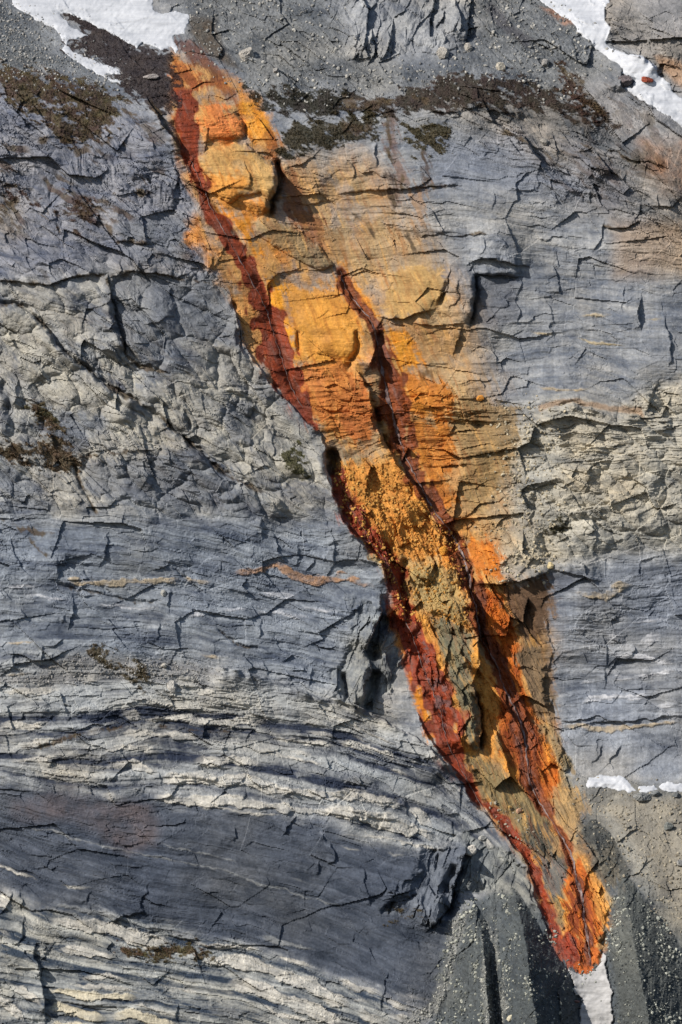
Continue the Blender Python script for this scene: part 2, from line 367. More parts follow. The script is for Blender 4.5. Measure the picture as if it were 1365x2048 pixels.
# ------------------------------------------------------------------ scarps, joints and blocks traced along the face
for a in [
    # left buttress, its long right edge
    (1, 'l', 14, 80, [(590, 390), (630, 440), (660, 500), (700, 560), (735, 605)]),
    (1, 'l', 7, 50, [(690, 640), (720, 700), (700, 770)]),
    (3, 'l', 9, 70, [(930, 180), (945, 220), (962, 290), (970, 370), (985, 400)]),
    (0, 'l', 7, 60, [(482, 640), (490, 690), (540, 765), (600, 830), (640, 862), (652, 890), (655, 960)]),
    (0, 'l', 16, 60, [(652, 890), (655, 960), (690, 1050), (720, 1085), (768, 1122), (776, 1180)]),
    # second (banded) buttress, top edge
    (5, 'b', 16, 200, [(860, 610), (1000, 640), (1100, 680), (1200, 710), (1290, 735), (1365, 755), (1440, 785), (1510, 812), (1590, 860), (1670, 895), (1730, 950), (1800, 1030)]),
    (0, 'l', 9, 60, [(836, 1430), (870, 1492), (900, 1535), (950, 1612), (1000, 1658), (1045, 1708), (1060, 1742), (1068, 1795), (1098, 1872)]),
    # upper left
    (1, 'a', 5, 40, [(220, 690), (120, 670)]), (1, 'a', 5, 40, [(60, 738), (0, 742)]), (1, 'l', 5, 40, [(130, 790), (210, 860), (240, 930)]),
    (1, 'a', 6, 40, [(600, 790), (560, 765), (440, 775)]), (1, 'a', 6, 50, [(600, 970), (470, 960), (410, 900)]),
    (1, 'l', 6, 40, [(740, 850), (755, 910), (700, 940)]), (1, 'l', 6, 40, [(905, 960), (890, 1005), (870, 1020)]),
    (1, 'l', 5, 40, [(600, 545), (612, 590), (640, 620)]), (1, 'a', 5, 30, [(350, 560), (250, 545), (160, 555)]),
    (1, 'l', 10, 30, [(985, 650), (1012, 690), (990, 750)]), (1, 'l', 26, 50, [(1095, 655), (1112, 720), (1100, 770), (1082, 800), (1085, 855)]),
    (1, 'a', 6, 30, [(1300, 790), (1240, 815), (1180, 800)]), (1, 'a', 9, 40, [(1250, 610), (1200, 650), (1150, 665)]),
    # top outcrop
    (2, 'l', 22, 40, [(465, -30), (490, 40), (490, 105)]), (2, 'l', 26, 45, [(130, 100), (136, 190), (118, 240)]),
    (2, 'l', 14, 30, [(190, 105), (203, 150), (190, 195)]), (2, 'l', 14, 30, [(400, 110), (425, 140), (415, 170)]),
    (2, 'l', 8, 30, [(270, 130), (275, 165)]), (1, 'l', 8, 40, [(1248, 0), (1255, 30)]), (1, 'l', 8, 40, [(1140, 20), (1160, 70)]),
    (2, 'l', 8, 25, [(40, 60), (60, 120), (50, 180)]), (2, 'l', 7, 20, [(620, 90), (625, 112)]), (2, 'l', 7, 25, [(690, 20), (710, 60)]),
    (2, 'b', 12, 60, [(1090, 175), (1160, 205), (1240, 235), (1275, 290)]), (2, 'r', 10, 60, [(1060, 10), (1085, 95), (1070, 150)]),
    (2, 'l', 14, 60, [(1120, 270), (1115, 335), (1150, 352)]),
    # upper right wall
    (2, 'a', 7, 24, [(740, 452), (700, 440), (600, 435), (520, 430), (470, 432), (400, 440), (345, 452)]),
    (2, 'l', 8, 25, [(478, 432), (470, 462), (440, 466)]),
    (2, 'a', 6, 40, [(850, 640), (845, 622), (800, 590), (730, 560), (650, 525)]), (2, 'l', 10, 40, [(135, 575), (138, 660)]),
    (2, 'l', 7, 40, [(20, 620), (45, 670), (48, 720)]), (2, 'a', 7, 40, [(185, 722), (135, 695), (60, 670)]),
    (2, 'a', 5, 60, [(470, 736), (400, 738), (300, 742), (240, 752), (120, 760), (0, 772)]), (2, 'l', 4, 40, [(608, 760), (615, 840)]),
    (2, 'a', 3, 40, [(740, 775), (660, 755)]), (2, 'l', 6, 25, [(870, 770), (882, 810)]), (2, 'l', 4, 25, [(778, 690), (780, 760)]), (2, 'l', 6, 25, [(1003, 765), (1005, 805)]),
    (2, 'l', 12, 50, [(1030, 605), (1060, 650), (1085, 695)]), (2, 'a', 6, 50, [(1300, 665), (1260, 650), (1150, 625), (1075, 590)]),
    (2, 'a', 7, 50, [(1200, 880), (1150, 905), (1060, 905)]), (2, 'l', 7, 40, [(1065, 880), (1050, 940), (1010, 1000)]),
    (2, 'a', 8, 50, [(1365, 790), (1330, 828), (1275, 830)]), (2, 'l', 7, 40, [(1275, 790), (1280, 845)]),
    (2, 'a', 6, 40, [(580, 936), (400, 938), (300, 942)]), (2, 'l', 7, 40, [(582, 945), (586, 990), (560, 1024)]), (2, 'l', 7, 30, [(655, 950), (672, 985)]),
    (2, 'a', 6, 30, [(900, 955), (780, 958)]), (2, 'l', 6, 30, [(1200, 820), (1192, 885)]),
    # middle right wall: the stepped corner
    (4, 'l', 16, 90, [(536, 62), (543, 130), (530, 200), (516, 275)]), (4, 'l', 7, 60, [(480, 285), (470, 330), (450, 385)]),
    (4, 'a', 11, 60, [(705, 76), (620, 73), (540, 68)]), (4, 'a', 9, 60, [(745, 38), (640, 16), (565, 5), (520, 28)]), (4, 'l', 7, 40, [(712, 40), (715, 75)]),
    (4, 'l', 12, 30, [(440, 45), (430, 100), (420, 150), (395, 192)]), (4, 'l', 6, 20, [(480, 90), (470, 140), (440, 210)]),
    (4, 'a', 6, 40, [(1055, 34), (975, 20)]), (4, 'a', 8, 50, [(380, 205), (300, 226), (250, 250), (165, 240)]), (4, 'l', 8, 20, [(165, 240), (140, 285)]),
    (4, 'a', 5, 50, [(490, 268), (400, 279), (300, 262)]), (4, 'l', 7, 40, [(862, 40), (880, 110), (875, 155)]), (4, 'l', 4, 40, [(825, 170), (840, 240), (845, 340)]),
    (4, 'l', 8, 50, [(1205, 155), (1190, 220), (1195, 285)]), (4, 'l', 8, 40, [(1296, 240), (1310, 300), (1320, 400), (1308, 425)]), (4, 'l', 5, 40, [(1125, 115), (1132, 220)]),
    (4, 'a', 5, 30, [(1040, 290), (960, 291)]), (4, 'a', 4, 30, [(655, 325), (600, 325)]), (4, 'l', 6, 30, [(600, 370), (610, 410), (625, 445)]), (4, 'l', 4, 40, [(705, 90), (710, 270)]),
    (4, 'b', 9, 60, [(790, 628), (880, 604), (930, 592), (1020, 620), (1100, 632), (1200, 645)]), (4, 'l', 7, 60, [(1265, 520), (1235, 580), (1210, 640)]),
    (4, 'l', 5, 30, [(560, 470), (570, 530)]), (4, 'a', 4, 30, [(440, 433), (330, 430)]),
    # gully of the right stream
    (4, 'l', 8, 40, [(0, 95), (30, 150), (60, 200), (100, 250), (130, 300)]), (4, 'l', 12, 50, [(146, 300), (136, 370), (112, 430), (95, 460)]),
    (4, 'l', 15, 60, [(60, 460), (110, 540), (132, 620), (150, 690), (180, 760), (230, 850), (300, 920), (350, 1010)]),
    (4, 'b', 5, 40, [(240, 655), (330, 642), (440, 640)]), (4, 'l', 6, 30, [(70, 290), (80, 340), (70, 400)]),
    (6, 'l', 8, 40, [(400, 60), (430, 120), (470, 200), (500, 300)]),
    # upper middle left slabs
    (3, 'a', 8, 60, [(420, 65), (330, 72), (260, 82), (200, 110), (100, 105), (0, 104)]), (3, 'a', 7, 60, [(760, 60), (710, 75), (620, 66), (520, 60), (455, 76)]),
    (3, 'l', 15, 100, [(440, 80), (450, 180), (462, 250), (490, 330), (502, 398)]), (3, 'a', 7, 40, [(692, 245), (640, 258), (580, 268)]), (3, 'l', 6, 20, [(655, 110), (690, 180), (692, 240)]),
    (3, 'l', 8, 30, [(815, 175), (828, 212)]), (3, 'l', 7, 40, [(490, 0), (486, 50), (450, 80)]), (3, 'l', 8, 40, [(712, 15), (722, 62)]), (3, 'l', 7, 30, [(860, 15), (832, 85)]), (3, 'l', 6, 30, [(765, 40), (785, 85)]),
    (3, 'b', 13, 60, [(0, 186), (60, 190), (130, 232), (190, 290), (240, 350), (300, 410), (400, 492), (500, 562), (560, 602)]),
    (3, 'b', 9, 60, [(700, 690), (780, 772), (850, 842), (930, 892), (1050, 945), (1130, 990)]),
    (3, 'l', 11, 30, [(740, 610), (752, 650), (748, 690)]), (3, 'l', 10, 30, [(1005, 600), (1015, 640), (990, 670)]), (3, 'l', 8, 30, [(1005, 725), (1010, 775)]),
    (3, 'l', 7, 40, [(30, 440), (82, 480), (72, 560), (30, 640), (15, 700)]), (3, 'l', 6, 30, [(210, 410), (150, 470), (110, 520)]), (3, 'l', 9, 30, [(668, 765), (680, 835)]),
    (3, 'a', 5, 40, [(620, 770), (500, 785), (400, 780), (330, 800)]), (3, 'b', 6, 40, [(640, 530), (700, 500), (800, 500), (900, 530), (1000, 540)]),
    (3, 'l', 7, 30, [(960, 760), (990, 820), (1010, 870)]), (3, 'l', 7, 30, [(1085, 680), (1100, 740), (1090, 800)]), (3, 'l', 6, 30, [(560, 820), (590, 880)]),
    # thin bedded grey rock
    (5, 'l', 9, 40, [(440, 85), (430, 140), (412, 215)]), (5, 'l', 8, 40, [(232, 185), (225, 265)]), (5, 'l', 9, 40, [(285, 330), (297, 400), (284, 462)]), (5, 'l', 6, 30, [(270, 400), (262, 440)]),
    (5, 'l', 7, 40, [(40, 120), (60, 180), (100, 225)]), (5, 'l', 6, 30, [(100, 390), (115, 440)]), (5, 'l', 7, 25, [(685, 325), (672, 372)]), (5, 'l', 6, 30, [(690, 400), (725, 430), (732, 465)]), (5, 'l', 7, 30, [(632, 435), (642, 515)]),
    (5, 'l', 7, 40, [(1195, 120), (1185, 205)]), (5, 'l', 10, 40, [(1040, 30), (1050, 110)]), (5, 'l', 8, 40, [(1090, 80), (1110, 150), (1130, 200)]), (5, 'l', 6, 30, [(1250, 190), (1220, 230)]),
    (5, 'l', 8, 30, [(1060, 600), (1072, 650)]), (5, 'l', 9, 30, [(1140, 630), (1150, 675)]), (5, 'l', 9, 30, [(1255, 630), (1240, 700)]), (5, 'l', 14, 40, [(1352, 670), (1358, 745)]), (5, 'l', 7, 30, [(1330, 120), (1340, 200)]),
    (5, 'l', 8, 30, [(1050, 420), (1030, 490)]), (5, 'l', 7, 25, [(60, 540), (65, 620)]), (5, 'l', 6, 25, [(175, 540), (180, 590)]),
    (5, 'l', 8, 25, [(715, 690), (700, 740)]), (5, 'a', 8, 30, [(310, 690), (260, 690)]), (5, 'l', 7, 30, [(160, 730), (210, 780)]),
    # dark corner below the stained band
    (6, 'l', 32, 110, [(152, 335), (162, 400), (142, 470), (102, 560)]), (6, 'l', 12, 40, [(205, 400), (190, 480), (165, 545), (190, 610), (180, 670)]),
    (6, 'l', 15, 50, [(98, 560), (120, 640), (92, 700), (85, 790)]), (6, 'l', 12, 40, [(0, 650), (15, 760)]), (6, 'l', 10, 40, [(135, 690), (110, 785)]),
    (6, 'l', 10, 30, [(225, 400), (235, 450)]), (6, 'l', 8, 25, [(60, 690), (50, 780)]),
    # rib between the two streams
    (6, 'l', 12, 40, [(250, 170), (272, 260), (258, 350), (262, 440)]), (6, 'l', 7, 30, [(262, 450), (272, 540), (260, 600)]),
    (6, 'l', 30, 60, [(498, 300), (530, 380), (552, 470), (558, 600), (522, 690), (540, 770), (565, 880), (550, 945)]), (6, 'l', 9, 30, [(420, 410), (440, 480), (430, 600), (412, 695)]),
    (6, 'l', 10, 30, [(365, 210), (345, 270), (380, 320)]), (6, 'l', 8, 30, [(450, 340), (430, 420), (500, 470)]), (6, 'l', 8, 30, [(480, 500), (490, 600), (470, 680)]), (6, 'l', 8, 30, [(370, 560), (400, 650), (390, 720)]),
    (6, 'l', 7, 25, [(300, 590), (290, 660), (330, 740)]), (6, 'l', 7, 20, [(480, 740), (500, 840), (490, 930)]),
    (6, 'a', 12, 60, [(840, 236), (800, 252), (730, 266), (640, 287), (545, 294)]), (6, 'a', 6, 50, [(1025, 276), (930, 256), (862, 236)]), (6, 'a', 6, 50, [(720, 455), (660, 470), (640, 490)]),
    (6, 'l', 6, 30, [(850, 740), (825, 780), (835, 850)]), (6, 'l', 5, 40, [(1045, 495), (1060, 600), (1055, 700)]), (6, 'a', 8, 40, [(1365, 816), (1200, 826), (1120, 836), (1000, 825), (850, 832)]),
    (6, 'l', 8, 30, [(870, 890), (892, 960), (868, 1010)]), (6, 'l', 6, 25, [(1040, 920), (1030, 965), (1008, 1015)]), (6, 'l', 6, 25, [(1120, 930), (1090, 980), (1095, 1020)]), (6, 'l', 6, 40, [(1005, 30), (1018, 110), (1008, 180)]),
    (6, 'l', 5, 30, [(820, 430), (850, 560), (840, 640)]), (6, 'b', 6, 60, [(870, 215), (940, 215), (1010, 180)]), (6, 'l', 5, 30, [(1175, 540), (1170, 580)]),
    # lower left
    (7, 'l', 7, 40, [(940, 225), (935, 295)]), (7, 'l', 10, 40, [(1328, 300), (1336, 350), (1318, 388)]), (7, 'l', 7, 40, [(1272, 365), (1265, 408)]), (7, 'l', 9, 40, [(1182, 182), (1165, 215), (1138, 245)]), (7, 'l', 7, 30, [(1304, 240), (1308, 280)]),
    (7, 'a', 7, 50, [(570, 575), (500, 590), (445, 620)]), (7, 'l', 7, 40, [(597, 462), (578, 520), (565, 575)]), (7, 'l', 8, 40, [(80, 490), (102, 555)]), (7, 'l', 6, 30, [(605, 628), (620, 662)]), (7, 'l', 6, 40, [(370, 490), (365, 540)]),
    (7, 'l', 12, 50, [(158, 690), (150, 740), (172, 800), (178, 900), (195, 1010)]), (7, 'l', 8, 30, [(110, 580), (100, 650), (60, 700)]), (7, 'l', 9, 30, [(60, 500), (40, 560), (0, 580)]), (7, 'l', 8, 30, [(230, 690), (190, 760)]),
    (7, 'l', 6, 40, [(715, 930), (722, 1000)]), (7, 'l', 8, 30, [(640, 20), (650, 70)]), (7, 'l', 8, 30, [(1165, 60), (1180, 100)]), (7, 'l', 6, 30, [(980, 80), (975, 110)]),
    # dark corner above the gravel ridges
    (8, 'l', 36, 150, [(505, 300), (482, 400), (445, 480), (425, 555), (350, 635)]), (8, 'a', 9, 40, [(300, 510), (220, 518), (165, 575)]), (8, 'l', 9, 40, [(390, 325), (370, 395)]), (8, 'l', 8, 30, [(330, 405), (260, 440), (250, 480)]),
    (8, 'l', 6, 30, [(90, 400), (100, 450), (120, 540)]), (8, 'l', 9, 40, [(420, 400), (400, 450), (360, 520)]), (8, 'l', 7, 30, [(700, 410), (680, 480)]), (8, 'l', 10, 40, [(755, 400), (742, 480), (780, 550)]),
    (8, 'l', 8, 30, [(545, 320), (550, 370)]), (8, 'l', 7, 30, [(250, 130), (260, 165)]), (8, 'l', 6, 30, [(190, 810), (165, 880), (150, 960)]),
]:
    step(*a)
for a in [
    (1, 8, 4, [(940, 440), (985, 490), (992, 555)]), (1, 10, 7, [(690, 470), (715, 540), (735, 590)]), (3, 15, 6, [(0, 184), (60, 186), (130, 226), (190, 284), (240, 345), (300, 404), (400, 486), (500, 555), (560, 598)]),
    (3, 13, 6, [(560, 598), (640, 640), (700, 690), (780, 768), (850, 838), (930, 888)]), (3, 6, 4, [(300, 830), (320, 900), (370, 980), (390, 1024)]), (3, 5, 3, [(530, 430), (600, 440), (680, 480)]),
    (5, 5, 3, [(230, 285), (320, 312), (420, 332), (530, 347), (640, 357)]), (5, 6, 3, [(870, 470), (930, 510), (1000, 535), (1050, 545)]), (5, 5, 3, [(700, 230), (760, 280), (820, 325)]), (5, 4, 3, [(340, 240), (390, 290), (450, 330)]),
    (3, 20, 9, [(1318, 775), (1335, 820), (1322, 880)]), (3, 3, 6, [(755, 640), (762, 685)]), (3, 3, 6, [(1012, 620), (1005, 655)]), (6, 5, 3, [(1000, 30), (1060, 80), (1130, 100)]), (5, 5, 3, [(660, 720), (710, 755)]),
    (4, 7, 5, [(880, 598), (930, 583), (990, 606)]), (4, 10, 10, [(150, 300), (160, 400), (190, 560), (215, 700), (250, 830)]), (6, 9, 9, [(420, 60), (470, 160), (520, 290), (545, 400), (570, 500)]),
    (6, 12, 10, [(215, 180), (240, 260), (245, 350), (275, 430)]), (6, 8, 12, [(290, 480), (340, 620), (400, 750), (440, 900)]), (8, 8, 7, [(500, 60), (560, 140), (660, 230), (740, 330), (770, 400), (800, 520), (830, 620)]),
    (8, 9, 7, [(760, 60), (800, 170), (880, 270), (930, 390), (960, 520), (980, 660)]), (6, 6, 5, [(610, 520), (650, 660), (700, 780), (740, 900)]), (1, 7, 7, [(740, 620), (820, 750), (900, 860), (960, 960)]), (3, 7, 10, [(970, 0), (1060, 150), (1110, 280), (1140, 420), (1200, 560)]),
    (0, 6, 8, [(680, 540), (715, 605), (748, 650)]),
    (0, 34, 12, [(664, 900), (668, 925), (662, 952)]), (0, 18, 6, [(750, 812), (757, 845), (752, 862)]), (0, 16, 5, [(765, 870), (778, 902)]), (0, 28, 7, [(553, 318), (560, 350), (556, 375), (545, 400), (543, 432)]), (0, 20, 7, [(812, 1118), (808, 1160), (805, 1192)]),
    (0, 38, 12, [(776, 1235), (755, 1280), (738, 1322)]), (0, 36, 11, [(748, 1342), (745, 1385), (732, 1424)]), (0, 26, 7, [(688, 1345), (693, 1402)]), (0, 28, 8, [(944, 1385), (957, 1430), (964, 1470), (958, 1494)]), (8, 34, 14, [(470, 375), (440, 440), (425, 520), (400, 592)]), (8, 9, 5, [(385, 335), (372, 405)]), (8, 9, 5, [(300, 505), (215, 520), (160, 575)]),
    (3, 7, 6, [(752, 635), (764, 685)]), (3, 6, 6, [(1015, 615), (1002, 660)]), (3, 12, 6, [(935, 180), (945, 215)]), (3, 14, 6, [(958, 290), (968, 370)]), (3, 12, 5, [(448, 170), (460, 245), (490, 330), (500, 395)]), (4, 14, 6, [(540, 70), (546, 140), (532, 205), (517, 275)]), (4, 9, 4, [(545, 70), (640, 76), (700, 78)]), (4, 9, 5, [(428, 90), (415, 150), (395, 190)]), (3, 14, 8, [(0, 500), (40, 560), (30, 640)]), (0, 14, 6, [(715, 660), (712, 700), (690, 735)]), (0, 10, 4, [(598, 660), (602, 700)]),
]:
    groove(*a)
BULGE = [(780, 630), (830, 590), (940, 568), (990, 580), (1040, 620), (1080, 640), (1100, 700), (1100, 770), (1080, 800), (1040, 770), (960, 790), (930, 812), (880, 790), (850, 720), (800, 665)]
OVAL = [(1010, 880), (1060, 863), (1130, 880), (1200, 920), (1280, 972), (1330, 1035), (1342, 1058), (1300, 1082), (1240, 1062), (1130, 1005), (1060, 962), (1020, 920)]
CUSHION = [(775, 425), (900, 430), (965, 468), (992, 530), (972, 560), (860, 545), (815, 562), (800, 500)]
STEPBLOCK = [(440, 48), (538, 62), (543, 150), (520, 240), (510, 283), (470, 280), (400, 205), (428, 120)]
GREYSLAB = [(455, 80), (560, 66), (720, 75), (820, 120), (930, 180), (955, 290), (965, 365), (800, 330), (640, 360), (510, 395), (470, 250)]
plateau(1, 12, 8, BULGE, 14); plateau(1, 7, 8, OVAL, 9); plateau(1, 6, 6, CUSHION, 6); plateau(4, 3, 8, STEPBLOCK, 2)
KNOBS = [(6, [(270, 240), (300, 200), (360, 205), (385, 250), (350, 300), (290, 290)]), (6, [(380, 180), (420, 140), (450, 190), (480, 290), (430, 330), (390, 260)]),
         (6, [(300, 310), (400, 300), (470, 350), (520, 430), (530, 470), (470, 450), (420, 410), (340, 400)])]
for t_, p_ in KNOBS: plateau(t_, 6, 8, p_, 8)


# gravel ridges and cones: a crest with a foot on either side, row by row
def ridge(rowsdef, amp_k, tile=8):
    r = np.array(T(tile, [(q[1], q[0]) for q in rowsdef])); ys = r[:, 1]
    k = TILE[tile][2]; ox = TILE[tile][0]
    xc = np.interp(gy, ys, r[:, 0]); xl = np.interp(gy, ys, [ox + q[2] * k for q in rowsdef]); xr = np.interp(gy, ys, [ox + q[3] * k for q in rowsdef])
    am = np.interp(gy, ys, [q[4] for q in rowsdef], left=0) * amp_k
    ww = 4 * n1 + 2 * n3
    x = PX + ww
    xl, xc, xr, am = (v[:, None].astype(F) for v in (xl, xc, xr, am))
    up = np.clip((x - xl) / np.maximum(xc - xl, 1), 0, 1); dn = np.clip((xr - x) / np.maximum(xr - xc, 1), 0, 1)
    v = np.minimum(up, dn)
    global H
    H = H + am * v
    return v * (am > 0)


RIDGE_A = [(545, 530, 515, 545, 0), (600, 545, 482, 578, 8), (700, 562, 466, 590, 22), (800, 572, 452, 600, 30), (900, 580, 425, 608, 34), (1024, 590, 400, 620, 38), (1280, 610, 340, 650, 40)]
RIDGE_B = [(475, 685, 675, 695, 0), (560, 704, 650, 745, 20), (640, 722, 612, 796, 46), (740, 736, 606, 860, 74), (800, 744, 606, 905, 84), (900, 758, 608, 935, 92), (1024, 775, 615, 960, 100), (1280, 810, 640, 990, 110)]
RIDGE_C = [(420, 1125, 1100, 1140, 0), (520, 1130, 1090, 1220, 18), (620, 1150, 1050, 1290, 40), (720, 1165, 1040, 1365, 60), (850, 1190, 1062, 1420, 84), (1024, 1225, 1078, 1500, 110), (1280, 1260, 1090, 1560, 130)]
RIDGE_D = [(200, 1010, 1000, 1020, 0), (260, 1015, 935, 1080, 14), (320, 1025, 925, 1115, 20), (370, 1030, 930, 1150, 16), (430, 1040, 960, 1160, 0), (431, 1040, 960, 1160, 0)]
vA = ridge(RIDGE_A, 2.2); vB = ridge(RIDGE_B, 2.1); vC = ridge(RIDGE_C, 1.5); vD = ridge(RIDGE_D, 1.0)

# ------------------------------------------------------------------ broken relief of the rock itself
u0, v0 = PX + 5 * n1, PY + 5 * n2
ud, vd = frame(36); ud = ud + 6 * n1; vd = vd + 6 * n2
uu, vu = frame(-72); uu = uu + 6 * n1; vu = vu + 6 * n2
un, vn_ = frame(64); un = un + 8 * n1; vn_ = vn_ + 8 * n2
shade_cells = np.zeros_like(PX)
rel = np.zeros_like(PX)
gate = sstep(-.3, .4, fbm(PX / 120, PY / 90, 51, 4, .6))          # broken patches between smoother ones
gate2 = .35 + .75 * gate
FR = [(w_flat, u0, v0), (w_diag, ud, vd), (w_up, uu, vu), (w_dn, un, vn_)]
for sc, asp, am, tilt, sd in ((130, .5, .06, 3.6, 100), (56, .4, .07, 4.2, 130), (26, .4, .055, 4.2, 160), (12, .42, .045, 4.0, 190), (6, .6, .035, 3.6, 220)):
    f = np.zeros_like(PX); c = np.zeros_like(PX); e = np.zeros_like(PX)
    for q, (w, a, b) in enumerate(FR):
        ok = w > .01
        bb = S if (q == 0 and 6 < sc < 60) else b
        f_, c_, e_ = facets(a[ok] / sc, bb[ok] / (sc * asp), sd + 300 * q, tilt)
        f[ok] += f_ * w[ok]; c[ok] += c_ * w[ok]; e[ok] += e_ * w[ok]
    k = gate2 if sc < 100 else 1.0
    rel += A_f * am * sc * k * f
    shade_cells += (c - .5) * (.5 if sc < 30 else .3)
# layered beds with cross joints
for th, jl, am, sd in ((30, 170, 2.4, 401), (13, 80, 1.8, 431), (5.6, 40, 1.1, 461)):
    sv = S / th + .45 * fbm(PX / 90, PY / 30, sd, 3)
    bi = np.floor(sv).astype(np.int32); fr = sv - bi
    o = h01(bi, bi * 0 + 3, sd) * 2 - 1
    jj = u0 / jl * (0.7 + .6 * h01(bi, bi * 0, sd + 1)) + 7.7 * h01(bi, bi * 0 + 1, sd + 2) + .35 * n3
    ji = np.floor(jj).astype(np.int32); jf = jj - ji
    ob = h01(bi, ji, sd + 3) * 2 - 1
    tl = h01(bi, ji, sd + 4) - .5; tv = h01(bi, ji, sd + 5) - .2
    amp = A_b * am * (.45 + .7 * gate)
    o2 = h01(bi + 1, bi * 0 + 3, sd) * 2 - 1
    o = o + (o2 - o) * sstep(.6, 1., fr)
    rel += amp * (o * .8 + ob * .28 + tl * (jf - .5) * 1.2 + tv * (fr - .5) * 1.0)
    shade_cells += (ob * .16 + o * .12) * np.clip(A_b, 0, 1)
warpg = 14 * fbm(PX / 110, PY / 110, 64, 3)
fold = vd + 3.2 * warpg + 16 * fbm(PX / 55, PY / 55, 79, 3)
gr_d = fbm(ud / 75, fold / 7, 65, 3, .6) * (1 + 1.1 * (wts['midleft'] + wts['upleft'])) + 1.6 * fbm(ud / 120, fold / 22, 80, 2) * wts['midleft']
gr_f = fbm(u0 / 80, S / 5.5, 68, 3, .6)                                  # grain along the beds
gr_u = fbm(uu / 40, vu / 6, 69, 3, .6)
gr_n = fbm(un / 55, vn_ / 5, 70, 3, .6)
rel += (.45 + .6 * A_f) * 1.7 * (gr_d * w_diag + gr_f * w_flat + gr_u * w_up + 1.3 * gr_n * w_dn) * (1 - .7 * (wts['scree'] + wts['scree2'] + wts['gravel']))
rel += (.6 * A_f + .2) * 1.7 * fbm(PX / 24, PY / 16, 61, 4, .6)
fis = np.abs(fbm(u0 / 52, S / 22, 63, 4, .6)) * w_flat + np.abs(fbm(ud / 60, vd / 24, 73, 4, .6)) * w_diag + np.abs(fbm(uu / 60, vu / 24, 74, 4, .6)) * w_up + np.abs(fbm(un / 60, vn_ / 20, 78, 4, .6)) * w_dn
rel -= (.25 + .75 * A_f) * 3.0 * sstep(.055, 0, fis) * gate * gate               # open fissures
# alternating hard pale and soft dark beds
alt = np.zeros_like(PX)
for th, sd in ((19, 771), (9, 781)):
    sv = S / th + .5 * fbm(PX / 150, PY / 40, sd, 3); bi = np.floor(sv).astype(np.int32); fr = sv - bi
    hard = (h01(bi, bi * 0 + 2, sd) + .35 * fbm(PX / 70, S / th, sd + 3, 2) > .5).astype(F)
    hard2 = (h01(bi + 1, bi * 0 + 2, sd) + .35 * fbm(PX / 70, S / th, sd + 3, 2) > .5).astype(F)
    alt += (hard + (hard2 - hard) * sstep(.8, 1., fr) - .5) * (1.0 if th > 12 else .7)
w_alt = wts['banded'] + .75 * wts['pale'] + .35 * wts['lowright'] + .3 * wts['thin'] + .3 * wts['shale']
rel += w_alt * alt * 2.2
# rounded lumps bounded by creases
lw = wts['midleft'] * .9 + wts['rubble'] * .6 + wts['cream'] * .8 + wts['upleft'] * .45 + wts['outcrop'] * .8 + wts['banded'] * .2 + wts['rust'] * .35 + wts['orangebeds'] * .35
for sc, am, sd, (a, b) in ((95, 15, 701, (ud + 40 * n2, vd * 2.1 + 40 * n1)), (42, 2.6, 721, (ud + 30 * n2 + 8 * n5, vd * 1.9 + 30 * n1 + 8 * n6)), (17, .7, 741, (ud + 9 * n5, vd * 1.7 + 9 * n6))):
    ok = lw > .01
    f1 = np.ones_like(PX)
    w_ = worley(a[ok] / sc, b[ok] / sc, sd)
    f1[ok] = np.clip((w_[1] - w_[0]) / .55, 0, 1)
    rel += lw * am * (np.sqrt(f1 + .02) - .6) * (1.0 if sc > 60 else (.1 + 1.2 * (gate if sc > 30 else 1 - gate)))
w_loose = wts['scree'] + wts['scree2'] + wts['gravel']
rel += wts['gravel'] * 2.2 * fbm((PX + 4 * n1) / 8, PY / 70, 75, 3, .6)
rel += w_loose * (2.4 * np.abs(fbm(PX / 8, PY / 8, 66, 3, .7)) + 3.0 * fbm(PX / 40, PY / 40, 67, 4, .6))
rel += (1 - w_loose) * sstep(.02, .1, vA + vB + vC + vD) * (2.2 * np.abs(fbm(PX / 8, PY / 8, 66, 3, .7)) + 2.0 * fbm(PX / 40, PY / 40, 67, 4, .6))
H = H + rel

